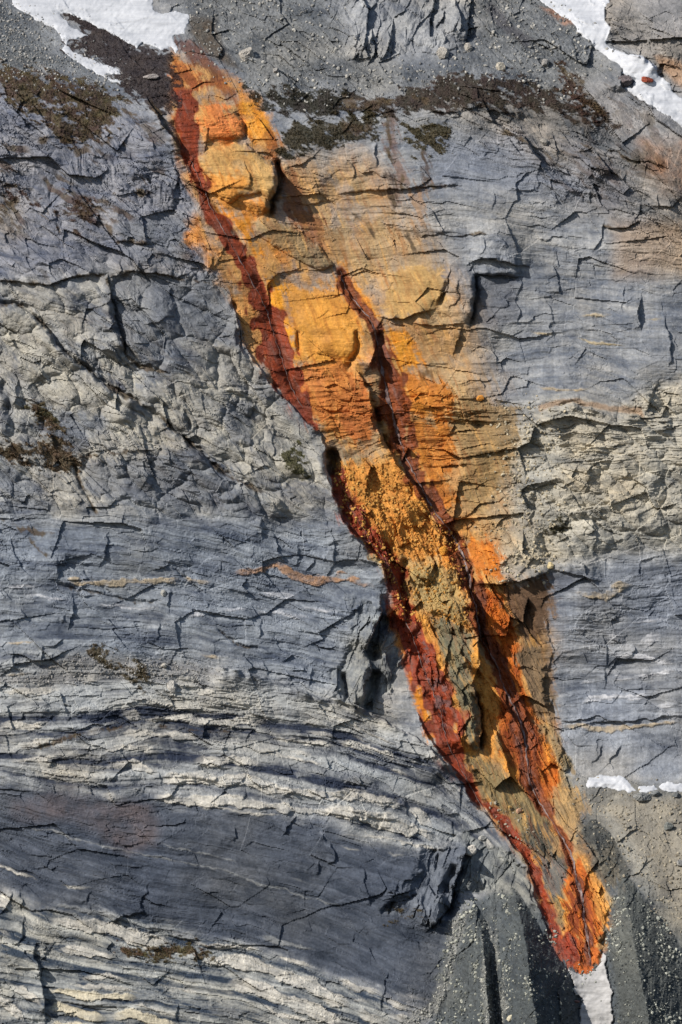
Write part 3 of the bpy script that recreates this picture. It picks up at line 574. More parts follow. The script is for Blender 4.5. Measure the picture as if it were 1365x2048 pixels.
# ------------------------------------------------------------------ pale beds (colour and a slightly proud rib)
flow = fbm((PX - .40 * PY + 9 * n1) / 5.5, PY / 55, 761, 3, .6)
PALE, WHITE, TAN, ORB = alb((198, 195, 187)), alb((216, 218, 224)), alb((186, 168, 138)), alb((176, 132, 92))
CREAM, MID = alb((206, 198, 176)), alb((134, 137, 140))
BANDS = [
    (7, 1.5, MID, .8, [(80, 225), (150, 232), (210, 240), (300, 275), (420, 300), (600, 345), (750, 375), (900, 405), (1050, 460), (1150, 485), (1365, 545)]),
    (7, 3.5, PALE, 1.5, [(-60, 360), (0, 382), (80, 415), (160, 445)]), (7, 2.4, PALE, 1.2, [(250, 455), (370, 470)]), (7, 1.6, MID, .6, [(640, 290), (700, 320), (850, 340), (960, 380)]), (7, 1.6, MID, .6, [(1160, 430), (1240, 445)]),
    (15, 14, PALE, 4, [(20, 440), (200, 462), (350, 492), (480, 525), (620, 585), (740, 645), (860, 695), (960, 735), (1035, 765)]), (15, 7, PALE, 3, [(1050, 715), (1160, 752)]), (15, 13, PALE, 4, [(200, 605), (330, 622), (450, 672), (560, 718), (680, 765), (800, 805), (900, 855), (1000, 895)]),
    (15, 5, PALE, 2, [(-40, 340), (100, 352), (200, 370), (410, 402)]), (15, 4, PALE, 1.6, [(510, 430), (620, 462), (720, 492), (790, 522)]), (15, 6.5, PALE, 2.5, [(945, 580), (1050, 622), (1150, 662), (1235, 700)]), (15, 7, PALE, 2.5, [(1255, 722), (1365, 762), (1450, 800)]),
    (15, 6, MID, 1.6, [(410, 290), (520, 322), (640, 352), (790, 392)]), (15, 4, PALE, 2, [(400, 750), (480, 782), (540, 832), (660, 852), (760, 885)]), (15, 9, PALE, 3, [(1060, 792), (1130, 822), (1255, 868)]), (15, 10, PALE, 3, [(1270, 810), (1365, 840), (1450, 880)]), (15, 6, PALE, 2, [(150, 650), (250, 690)]), (15, 9, MID, 2, [(60, 790), (200, 820), (330, 880)]),
    (14, 14, PALE, 4, [(345, 195), (420, 208), (550, 220), (640, 232), (760, 262), (900, 295), (1010, 325), (1165, 365)]), (14, 4.5, MID, 1.8, [(370, 98), (500, 105), (640, 140), (850, 168)]), (14, 6.5, MID, 2, [(985, 228), (1100, 258), (1250, 302), (1390, 332)]), (14, 9, PALE, 3, [(400, 395), (560, 410), (700, 430), (820, 445)]),
    (14, 10, CREAM, 3.5, [(325, 680), (440, 662), (560, 690), (700, 702), (860, 702), (960, 722)]), (14, 10, CREAM, 4, [(330, 800), (420, 782), (480, 802), (560, 815), (640, 842), (735, 860)]), (14, 9.5, CREAM, 3.5, [(770, 845), (900, 832), (1000, 852), (1120, 872), (1240, 900)]), (14, 4.5, PALE, 2, [(900, 760), (1050, 792), (1225, 822)]), (14, 8, PALE, 3, [(95, 632), (180, 690), (250, 742), (295, 790)]), (14, 8, PALE, 3, [(-60, 690), (40, 742), (140, 825), (200, 890)]), (14, 10, PALE, 4, [(-120, 10), (0, 42), (60, 72), (125, 112)]),
    (14, 5, PALE, 2, [(560, 570), (740, 575), (900, 590)]), (14, 4, PALE, 1.6, [(480, 620), (700, 640), (880, 660), (1000, 680)]), (14, 4, PALE, 1.6, [(1150, 640), (1365, 670)]), (14, 7, PALE, 2, [(0, 250), (60, 270), (100, 300)]), (14, 6, CREAM, 2, [(340, 905), (500, 900), (700, 930)]),
    (12, 12, PALE, 3, [(-60, 330), (100, 340), (220, 360), (320, 342), (455, 352)]), (12, 10, PALE, 3.5, [(-200, 745), (0, 742), (150, 758), (300, 742), (420, 790), (600, 812), (780, 832), (920, 852), (1100, 872), (1365, 885)]), (12, 9, PALE, 3.5, [(20, 895), (180, 870), (300, 892), (420, 902), (540, 932), (650, 942), (800, 962), (1000, 972), (1365, 992)]), (12, 2.5, PALE, 1.2, [(0, 942), (100, 925), (250, 945), (440, 968), (560, 985)]),
    (12, 10, PALE, 3, [(-40, 605), (150, 622), (280, 632), (425, 642)]), (12, 4.5, PALE, 2, [(480, 470), (600, 477), (760, 492), (940, 515)]), (12, 3.5, PALE, 1.6, [(360, 550), (540, 572), (700, 602), (870, 628)]), (12, 8, PALE, 2.5, [(715, 420), (860, 440), (935, 462)]), (12, 5.5, PALE, 2.2, [(950, 482), (1100, 512), (1220, 552), (1365, 600)]), (12, 3.5, PALE, 1.6, [(1050, 450), (1160, 492)]), (12, 3.5, PALE, 1.6, [(860, 310), (1040, 372), (1200, 442), (1365, 520)]), (12, 8, MID, 2, [(620, 700), (770, 702)]), (12, 8, MID, 2, [(930, 742), (1220, 768)]), (12, 12, PALE, 3, [(235, 232), (375, 230)]), (12, 13, PALE, 3, [(-30, 128), (150, 142)]), (12, 4, PALE, 1.6, [(690, 340), (830, 372)]), (12, 5, MID, 1.5, [(20, 470), (200, 455), (400, 460)]), (12, 6, PALE, 2, [(620, 540), (740, 560), (780, 600)]),
    (11, 11, PALE, 3, [(740, 710), (900, 705), (1085, 775)]), (11, 8, PALE, 2.5, [(130, 575), (280, 545), (440, 542)]), (11, 10, PALE, 3, [(570, 505), (710, 482)]), (11, 13, PALE, 3, [(840, 360), (965, 382)]), (11, 5, PALE, 2, [(1000, 280), (1150, 292), (1320, 315)]), (11, 8, PALE, 2.5, [(990, 405), (1150, 392), (1365, 382)]), (11, 6, PALE, 2, [(730, 605), (900, 592), (1110, 622)]), (11, 7, PALE, 2.5, [(815, 500), (950, 492), (1200, 512), (1365, 522)]), (11, 12, PALE, 3, [(690, 880), (800, 932), (830, 950)]), (11, 11, PALE, 3, [(1040, 930), (1150, 935), (1365, 962), (1560, 970)]), (11, 12, PALE, 3, [(1100, 805), (1365, 795), (1500, 800)]), (11, 5, PALE, 2, [(90, 685), (300, 662), (420, 650)]), (11, 7, PALE, 2.5, [(20, 432), (200, 442), (340, 425)]), (11, 8, PALE, 2, [(0, 222), (200, 200), (430, 190)]), (11, 9, PALE, 2, [(520, 330), (640, 330)]), (11, 9, PALE, 2, [(540, 140), (720, 110)]), (11, 9, PALE, 2, [(1180, 150), (1365, 160)]), (11, 8, PALE, 2, [(250, 770), (420, 760)]),
    (13, 4.5, PALE, 2, [(0, 152), (120, 190), (245, 225)]), (13, 5, PALE, 2, [(295, 250), (435, 292)]), (13, 4, PALE, 1.6, [(450, 270), (540, 300)]), (13, 13, PALE, 4, [(-100, 600), (0, 622), (200, 655), (350, 705), (500, 745), (660, 790)]), (13, 10, PALE, 3.5, [(190, 540), (330, 560), (435, 595)]), (13, 9, PALE, 3, [(455, 590), (560, 642), (630, 730)]), (13, 3.2, PALE, 1.8, [(145, 780), (300, 802), (450, 832), (600, 862), (690, 882)]), (13, 2.6, PALE, 1.4, [(320, 905), (455, 918)]), (13, 2.2, PALE, 1.2, [(0, 852), (140, 885)]), (13, 1.8, PALE, 1, [(0, 762), (125, 775)]), (13, 8, PALE, 3, [(960, 780), (1060, 890)]), (13, 5, MID, 2, [(620, 560), (800, 640)]), (13, 5, PALE, 2, [(0, 470), (190, 500)]), (13, 4, PALE, 1.6, [(300, 330), (480, 380)]),
    (6, 5, WHITE, 1.5, [(1060, 667), (1160, 660), (1240, 650), (1340, 628)]), (6, 7, WHITE, 2, [(955, 775), (1000, 752), (1100, 740), (1240, 742)]), (6, 9, WHITE, 1.5, [(1050, 500), (1150, 512)]), (6, 12, WHITE, 1.5, [(1190, 530), (1240, 505), (1290, 495)]),
    (6, 5, WHITE, 1.2, [(1060, 560), (1200, 580), (1345, 602)]), (6, 5, TAN, 2, [(860, 862), (980, 860), (1100, 862), (1230, 852), (1365, 846)]), (6, 9, TAN, 3, [(930, 332), (1050, 342), (1100, 302), (1175, 280)]), (6, 3, WHITE, 1, [(940, 690), (1020, 680)]),
    (6, 4, WHITE, 1, [(1250, 780), (1365, 770)]), (6, 3, WHITE, 1, [(1150, 440), (1300, 420)]),
    (5, 7, WHITE, 2, [(1030, 330), (1120, 328), (1200, 325)]), (5, 5, WHITE, 2, [(1010, 405), (1100, 400), (1240, 428)]), (5, 3, WHITE, 1, [(100, 330), (280, 352)]), (5, 5, WHITE, 2, [(740, 412), (870, 405)]), (5, 4, WHITE, 1, [(1200, 380), (1365, 400)]),
    (5, 3.5, WHITE, 1, [(380, 370), (560, 372), (640, 376)]), (5, 3, WHITE, 1, [(0, 295), (170, 300)]), (5, 3.5, WHITE, 1, [(880, 380), (1000, 390)]),
    (5, 6, TAN, 2, [(240, 272), (400, 288), (500, 272), (700, 278), (850, 282)]), (5, 9, ORB, 2, [(930, 245), (1040, 228), (1110, 222), (1180, 250), (1260, 268), (1380, 262), (1500, 300)]),
    (5, 3, TAN, 1.5, [(0, 642), (130, 636)]), (5, 3, TAN, 1.5, [(165, 622), (300, 595)]), (5, 1.8, TAN, .8, [(0, 526), (180, 522)]), (5, 2.5, TAN, 1.2, [(800, 568), (900, 575)]),
    (4, 4, alb((200, 180, 140)), 2, [(960, 240), (1080, 235)]), (4, 3, alb((196, 176, 130)), 1.5, [(940, 325), (1050, 340), (1140, 352)]), (4, 3, alb((190, 170, 128)), 1, [(760, 300), (860, 320)]), (4, 2.5, alb((190, 168, 130)), 1, [(780, 520), (900, 530), (1000, 532)]), (4, 4, alb((196, 180, 146)), 1.5, [(1210, 250), (1290, 250)]),
]
col = np.zeros(PX.shape + (3,), F)
tn = .5 + .5 * fbm(PX / 46, S / 20, 71, 4) * 1.3 + shade_cells * .55
layer = np.zeros_like(PX)
for th, a_ in ((34, .8), (15, .85), (7.5, .7), (4.2, .5)):
    sv = S / th + .25 * fbm(PX / 60, PY / 25, 77, 2); bi = np.floor(sv).astype(np.int32); fr = sv - bi
    q = h01(bi, bi * 0 + 1, 500 + int(th)) * (1 - sstep(.75, 1, fr)) + h01(bi + 1, bi * 0 + 1, 500 + int(th)) * sstep(.75, 1, fr)
    layer += a_ * (q - .5) * (0.55 + .9 * (.5 + .5 * vnoise(PX / 130, S / (th * 2), 515)))
tn = np.clip(tn + layer * A_c * .9 + alt * w_alt * .55, -.15, 1.3)
for k, z in Z.items():
    a, b = alb(z[1]), alb(z[2])
    col += wts[k][..., None] * (a + (b - a) * tn[..., None])
col *= np.array([.955, 1.0, 1.075], F)
blot = fbm(PX / 150, PY / 110, 81, 4)
warm = alb((168, 154, 130)) / alb((150, 150, 150)); cool = alb((126, 132, 144)) / alb((138, 138, 140))
col *= 1 + (warm - 1) * (np.clip(blot, 0, 1) * .55)[..., None]
col *= 1 + (cool - 1) * (np.clip(-blot, 0, 1) * .5)[..., None]
pale_id = []
for k, (tile, hw, c, pr, pts) in enumerate(BANDS):
    q = T(tile, pts)
    sl, d, sg, arc, L, _ = line_dist(q, hw * 2 + 8, WX, WY)
    wv = hw * (.85 + .45 * vnoise(PX[sl] / 30, PY[sl] / 30, 600 + k)) + 1.5 * n3[sl] + min(hw, 6) * .45 * shade_cells[sl]
    end = sstep(-6, 30, arc) * sstep(-6, 30, L - arc)
    wv = wv * end ** .5
    m = sstep(1.6, -1.6, d - wv) * end
    brk = .62 + .38 * sstep(-.5, .1, fbm(PX[sl] / 40, PY[sl] / 12, 640 + k, 3))
    tex = (.92 + .2 * vnoise(PX[sl] / 5, PY[sl] / 14, 650) * .6 + .25 * fbm(PX[sl] / 40, S[sl] / 5, 651, 2) + .2 * shade_cells[sl])[..., None]
    if c is TAN or c is ORB: brk = np.clip(brk * 1.9 - 1.05 + .6 * n5[sl] + .5 * n3[sl] + .35 * shade_cells[sl], 0, .8)
    if c is WHITE: brk = brk * np.clip(.55 + .9 * fbm(PX[sl] / 45, S[sl] / 4, 657, 3, .6), .1, 1)
    mm = (m * brk)[..., None] * .96
    col[sl] = col[sl] * (1 - mm) + mm * c * np.clip(tex, .5, 1.15)
    H[sl] += m * (pr * 1.3 * (.6 + .4 * brk) + (.09 * hw * fbm(PX[sl] / 9, PY[sl] / 22, 655, 3, .6) if hw > 4 else 0))
    pale_id.append((sl, (m > .5), q))


def paint(poly_mask, c, amount=1.0, c2=None, seed=900, sc=30, vert=1.0):
    """a stain or cover with its own colour; c2 mottles it"""
    m = np.clip(poly_mask * amount, 0, 1)[..., None]
    cc = alb(c)
    if c2 is not None:
        t = np.clip(.5 + .9 * fbm(PX / sc, PY / (sc * vert), seed, 4, .6), 0, 1)[..., None]
        cc = cc + (alb(c2) - cc) * t
    global col
    col = col * (1 - m) + m * cc * (1 + .22 * np.clip(shade_cells, -1, 1))[..., None]


def sp(tile, pts, f, x=None, y=None): return mask_poly(T(tile, pts), f, SX if x is None else x, SY if y is None else y)

def st(tile, pts, f=7, k=1.5):
    """stain whose border follows run-off streaks and the rock's own blocks"""
    sl, sd = poly_sd(T(tile, pts), 26, SX, SY)
    m = np.zeros_like(PX)
    m[sl] = sstep(-f, f, sd + k * (9 * flow[sl] + 7 * shade_cells[sl] + 5 * n3[sl]))
    return m


def brush(tile, pts, f=2.0, k=1.0, wob=.6, seed=700):
    """stain along a line, third value = half width"""
    q = T(tile, pts)
    mw = max(p[2] for p in q) * k
    sl, d, sg, arc, L, w = line_dist(q, mw * 1.6 + f + 10, SX, SY)
    w = w * k * (1 + wob * vnoise(PX[sl] / 14, PY[sl] / 26, seed)) + 3.5 * flow[sl] + 2.5 * shade_cells[sl]
    m = np.zeros_like(PX)
    m[sl] = sstep(f, -f, d - w) * sstep(-8, 4, arc) * sstep(-8, 4, L - arc)
    return m


# cream lumps, slate slabs and rain streaks
tone = fbm(ud / 90, vd / 45, 83, 4, .6)
paint(wts['midleft'] * sstep(-.05, .35, tone), (184, 180, 170), .6, (160, 158, 152), 841, 30)
paint(wts['midleft'] * sstep(.05, .35, -tone), (100, 107, 119), .55)
for tl, p in [(3, [(0, 210), (70, 200), (150, 260), (240, 360), (330, 440), (430, 520), (560, 610), (480, 650), (300, 640), (160, 560), (80, 420), (0, 330)]), (3, [(380, 400), (500, 400), (560, 480), (540, 560), (440, 480)]), (3, [(590, 520), (750, 470), (900, 520), (1040, 560), (1180, 640), (1290, 760), (1280, 900), (1150, 900), (960, 880), (860, 800), (760, 700), (650, 640)]), (3, [(420, 640), (580, 640), (680, 700), (700, 760), (500, 740)])]:
    paint(st(tl, p, 10, 1.6), (190, 185, 170), .6, (156, 155, 151), 842, 26)
for tl, p in [(3, GREYSLAB), (1, [(450, 880), (740, 860), (740, 1050), (500, 1050)]), (3, [(0, 500), (60, 560), (40, 700), (0, 720)]), (3, [(900, 560), (1020, 580), (1000, 760), (920, 740)]), (3, [(330, 820), (700, 800), (900, 900), (1000, 1000), (700, 1024), (340, 930)])]:
    paint(st(tl, p, 9, 1.3), (104, 110, 122), .75, (122, 126, 132), 843, 24)
CREV = [(3, [(0, 186, 3), (60, 188, 3.5), (130, 228, 4), (190, 287, 3), (240, 347, 4), (300, 407, 3), (400, 489, 3), (500, 558, 4), (560, 600, 5), (640, 640, 3), (700, 690, 4), (780, 770, 4), (850, 840, 5), (930, 890, 4), (1050, 945, 2)]),
        (3, [(0, 105, 2), (100, 105, 2), (200, 110, 3), (260, 82, 2), (330, 72, 2), (420, 66, 2)]), (3, [(455, 76, 4), (520, 62, 4), (620, 66, 2), (710, 76, 2), (800, 110, 2), (900, 130, 2)]), (3, [(440, 80, 3), (450, 180, 2), (462, 250, 2), (490, 330, 2), (505, 400, 3), (560, 440, 4), (640, 460, 3), (700, 485, 2)]),
        (3, [(320, 800, 3), (420, 790, 2.5), (500, 785, 2), (620, 772, 2)]), (3, [(300, 830, 2), (320, 900, 2.5), (370, 980, 2), (390, 1024, 2)]), (1, [(0, 742, 5), (60, 740, 4), (120, 760, 3)]), (1, [(0, 825, 5), (70, 800, 3)]), (1, [(130, 790, 2), (210, 860, 3), (240, 930, 3)]), (1, [(420, 880, 3), (470, 955, 5), (600, 968, 4)]), (1, [(440, 775, 3), (560, 765, 5), (600, 790, 3)]), (1, [(250, 850, 6), (330, 860, 5), (400, 820, 6)]),
        (1, [(600, 400, 4), (640, 450, 5), (680, 520, 6), (720, 590, 5)]), (5, [(230, 285, 2), (320, 312, 2), (420, 332, 2), (530, 347, 1.5), (640, 357, 1.5)]), (5, [(100, 935, 3), (200, 925, 3), (300, 890, 2), (420, 872, 3), (520, 855, 3)]), (5, [(870, 470, 2), (930, 510, 2), (1000, 535, 2.5)]), (5, [(640, 850, 2), (800, 870, 2), (920, 880, 2.5)]), (2, [(180, 450, 3), (205, 560, 3), (190, 620, 3)]),
        (2, [(650, 525, 3), (730, 560, 3), (800, 590, 3), (850, 630, 2)]), (2, [(1075, 590, 2), (1150, 625, 2.5), (1260, 650, 2.5)]), (2, [(300, 940, 2), (400, 938, 2), (580, 936, 1.5)]), (5, [(0, 20, 3), (60, 60, 3), (150, 80, 4), (230, 92, 2)]), (5, [(110, 100, 3), (160, 150, 3), (200, 180, 2)]), (2, [(195, 600, 4), (205, 680, 4), (195, 760, 5), (215, 830, 4)]), (2, [(215, 640, 2), (240, 700, 2), (235, 790, 2)]), (2, [(325, 610, 2.5), (345, 720, 2)]), (2, [(240, 750, 2), (350, 740, 2.5), (470, 735, 1.5)]), (2, [(880, 260, 4), (960, 330, 5), (1000, 420, 5), (1090, 470, 4)]),
        (2, [(900, 540, 2), (1000, 580, 2), (1060, 650, 3), (1080, 690, 3)]), (2, [(1060, 900, 2), (1150, 905, 2), (1200, 880, 2)]), (2, [(30, 830, 3), (90, 870, 3), (130, 940, 3)]), (2, [(260, 940, 4), (290, 1000, 4)]), (2, [(0, 400, 8), (100, 410, 9), (250, 400, 8), (340, 400, 7)]), (2, [(0, 500, 6), (60, 510, 7), (120, 490, 5)]), (1, [(300, 600, 5), (420, 560, 4), (500, 570, 3)]), (1, [(150, 560, 4), (250, 550, 4), (330, 530, 3)]), (1, [(480, 430, 4), (560, 470, 4), (600, 540, 3)])]
rain = fbm(PX / 4.5, PY / 75, 844, 3, .6)
smooth = wts['wall'] + wts['lowright'] + .5 * wts['thin'] + .4 * wts['shale']
col *= (1 + .20 * rain * smooth)[..., None]
# dark and brown patches laid over the base colour
paint(sp(4, [(540, 80), (700, 80), (715, 250), (640, 300), (560, 280), (500, 420), (440, 400), (470, 300), (520, 260)], 8), (92, 96, 106), .6)
paint(sp(4, [(790, 590), (880, 575), (940, 565), (1020, 590), (1200, 615), (1210, 650), (1100, 625), (1020, 615), (930, 588), (880, 598), (800, 622)], 3), (150, 126, 104), .8)
paint(sp(7, [(60, 120), (280, 80), (600, 150), (640, 230), (620, 300), (520, 330), (300, 200), (60, 190)], 18), (104, 92, 92), .7, (80, 82, 92))
paint(sp(2, [(600, 0), (640, 20), (700, 85), (775, 140), (745, 180), (660, 110), (590, 30)], 5), (78, 78, 84), .8)
paint(sp(2, [(700, 520), (560, 560), (300, 540), (380, 740), (600, 740), (980, 800), (1000, 700), (860, 640)], 30), (126, 134, 150), .6)
paint(sp(2, [(860, 540), (1000, 580), (1120, 700), (1180, 760), (1080, 850), (1030, 800), (960, 680)], 14), (104, 106, 116), .6)
paint(sp(2, [(1000, 60), (1320, 270), (1365, 300), (1365, 240), (1260, 220), (1100, 130)], 9), (170, 132, 96), 0)
paint(sp(2, [(800, 10), (870, 30), (945, 90), (900, 90), (840, 50)], 4), (150, 108, 84), .6)
paint(sp(2, [(1260, 220), (1365, 240), (1440, 380), (1340, 330), (1290, 280)], 7), (164, 130, 100), .7)
paint(sp(2, [(1200, 560), (1365, 560), (1450, 780), (1300, 770), (1240, 680)], 25), (184, 130, 88), .65, (140, 124, 112))
paint(sp(2, [(1100, 880), (1365, 900), (1450, 1100), (1100, 1100)], 25), (168, 140, 108), .5)
paint(st(6, [(540, 300), (700, 290), (830, 255), (840, 330), (850, 420), (820, 600), (740, 560), (690, 460), (640, 380), (560, 380)], 10, 2.2), (92, 80, 72), .85, (130, 100, 72), 911, 20)
paint(sp(6, [(840, 250), (930, 260), (930, 330), (850, 320)], 6), (90, 96, 110), .7)
paint(sp(8, [(560, 120), (700, 160), (820, 280), (880, 380), (860, 500), (780, 480), (770, 380), (700, 300), (620, 230)], 7), (112, 102, 78), .85, (74, 76, 74), 915, 22)
paint(sp(8, [(760, 240), (830, 270), (850, 330), (800, 340), (750, 300)], 7), (64, 66, 68), .8)
paint(sp(8, [(780, 340), (880, 380), (880, 520), (830, 520), (790, 450)], 6), (96, 94, 84), .8)
paint(sp(8, [(420, 620), (470, 580), (500, 560), (450, 760), (430, 860), (380, 960), (300, 1024), (200, 1024), (360, 920), (430, 780)], 8), (150, 150, 146), .75, (110, 112, 112), 917, 8)
paint(np.clip(vA + vB, 0, 1) ** .5 * sstep(.02, .15, np.maximum(vA, vB)), (60, 66, 71), .9, (78, 84, 86), 918, 30)
paint(sstep(.02, .2, vD) + 0, (62, 65, 66), .9, (84, 84, 80), 919, 20)
paint(sstep(.05, .3, vC), (66, 71, 73), .9, (92, 95, 92), 920, 50, 2)
paint(brush(8, [(585, 600, 8), (592, 760, 14), (606, 900, 18), (620, 1040, 24)], 5), (136, 138, 134), .75, (100, 102, 102), 921, 6)
paint(sp(8, [(1190, 120), (1365, 120), (1440, 380), (1365, 430), (1290, 400), (1200, 340), (1120, 230), (1040, 150)], 12), (158, 150, 134), .75, (128, 124, 116), 922, 30)
paint(sp(5, [(300, 560), (460, 570), (620, 600), (880, 620), (880, 660), (600, 680), (420, 660), (200, 700), (0, 680), (0, 655), (160, 640)], 14), (142, 140, 138), .6)

# ------------------------------------------------------------------ the iron stain
O_ALL = [(345, 85), (400, 118), (470, 170), (520, 200), (552, 280), (560, 322), (600, 330), (720, 335), (790, 420), (835, 480), (870, 560), (915, 620), (925, 700), (965, 800), (985, 900), (985, 960), (1000, 1060), (1000, 1150), (1060, 1190), (1095, 1290), (1090, 1400),
         (1125, 1540), (1132, 1600), (1160, 1685), (1200, 1780), (1206, 1840), (1190, 1900), (1165, 1938), (1130, 1905), (1085, 1800), (1050, 1720), (985, 1645), (930, 1570), (880, 1500), (845, 1420), (812, 1340), (775, 1240), (785, 1150), (722, 1080), (682, 1000), (660, 940),
         (645, 860), (562, 772), (482, 640), (430, 560), (375, 470), (395, 400), (352, 300), (340, 200)]
sd_full = np.full(PX.shape, -999, F); sl, sd = poly_sd(O_ALL, 90, SX, SY); sd_full[sl] = sd
BUTT = [(-200, 560), (440, 575), (468, 600), (482, 640), (490, 690), (540, 765), (600, 830), (640, 862), (652, 890), (655, 960), (690, 1050), (720, 1085), (768, 1122), (774, 1240), (800, 1330), (836, 1430), (870, 1492), (900, 1535), (950, 1612), (1000, 1658), (1045, 1708), (1060, 1742), (1068, 1795), (1098, 1872), (1135, 1925), (1100, 2000), (-200, 2000)]
sl, sd = poly_sd(BUTT, 6, WX, WY); free = np.ones_like(PX); free[sl] = np.maximum(sstep(2.5, -2.5, sd - 5 * shade_cells[sl]), .6 * sstep(26, 0, sd) * sstep(-.05, .4, flow[sl] + .6 * n5[sl]))
halo = sstep(-100, 30, sd_full + 34 * fbm(PX / 60, PY / 40, 731, 4))
gl = sstep(700, 800, PX) * sstep(300, 420, PY) * sstep(1120, 1040, PY)
paint(halo * gl * (.55 + .6 * np.clip(flow + .4 * n1, -.5, 1)), (184, 150, 100), .8, (160, 138, 106), 732, 40)
patch = fbm((PX - .3 * PY) / 34, PY / 48, 745, 5, .62)
tanside = sstep(-40, 60, PX - np.interp(PY, [0, 330, 480, 620, 800, 1000, 1200, 2100], [900, 560, 620, 770, 860, 900, 1080, 1300]).astype(F))
inner = sstep(-14 - 50 * tanside, 12 + 40 * tanside, sd_full + 14 * fbm(PX / 30, PY / 24, 733, 4) + 7 * shade_cells + 6 * flow)
wash = np.clip(.62 + .55 * fbm(PX / 70, PY / 60, 734, 4), 0, 1)
inner = inner * (.42 + .58 * sstep(-.38, .08, patch + .12 * shade_cells))
inner = inner * (.06 + .94 * free)
paint(inner, (196, 144, 74), .85 - .35 * tanside, (176, 136, 84), 735, 45)
paint(inner * tanside, (188, 160, 114), .75, (162, 144, 116), 738, 34)
paint(inner * (1 - .7 * tanside) * np.clip(.2 + 1.2 * fbm(PX / 38, PY / 55, 736, 4), 0, 1), (216, 142, 50), .75, (206, 118, 40), 737, 26)
# tan/grey rock showing inside the stain
for tl, p, c, a in [
    (1, OVAL, (164, 146, 112), .85), (1, BULGE, (206, 172, 112), .7), (6, [(330, 420), (410, 410), (480, 470), (510, 560), (500, 700), (440, 720), (410, 640), (370, 520)], (122, 118, 96), .85), (6, [(270, 230), (340, 200), (390, 240), (480, 330), (500, 450), (420, 410), (330, 330)], (168, 148, 100), .75),
    (6, [(430, 700), (520, 690), (545, 860), (540, 950), (490, 880), (450, 780)], (150, 130, 84), .8), (4, [(0, 780), (60, 790), (110, 830), (20, 860)], (130, 120, 96), .8), (8, [(520, 40), (640, 30), (740, 110), (800, 190), (870, 290), (820, 320), (760, 330), (700, 280), (640, 200), (570, 130)], (142, 122, 86), 1.2), (8, [(750, 240), (820, 240), (880, 300), (910, 400), (885, 480), (890, 640), (860, 670), (830, 560), (805, 480), (785, 370), (740, 300)], (98, 94, 86), 1.25), (8, [(1000, 330), (1100, 300), (1100, 460), (1060, 470), (1010, 400)], (110, 106, 96), 1.2), (4, [(500, 560), (700, 600), (720, 760), (640, 900), (560, 1020), (480, 1010), (500, 860), (440, 700)], (150, 124, 84), .8), (8, [(880, 120), (960, 90), (1000, 160), (920, 230), (890, 200)], (176, 140, 92), .6),
    (6, [(790, 430), (850, 560), (850, 830), (800, 780), (740, 640), (720, 560)], (140, 114, 84), .7), (4, [(230, 60), (420, 40), (420, 160), (380, 205), (260, 245), (170, 235), (150, 180)], (196, 158, 96), .75), (4, [(170, 250), (480, 280), (460, 400), (300, 430), (340, 300)], (180, 134, 78), .6),
]:
    paint(st(tl, p) * (.8 + .2 * wash), c, a, tuple(int(v * .82) for v in c), 741, 24)
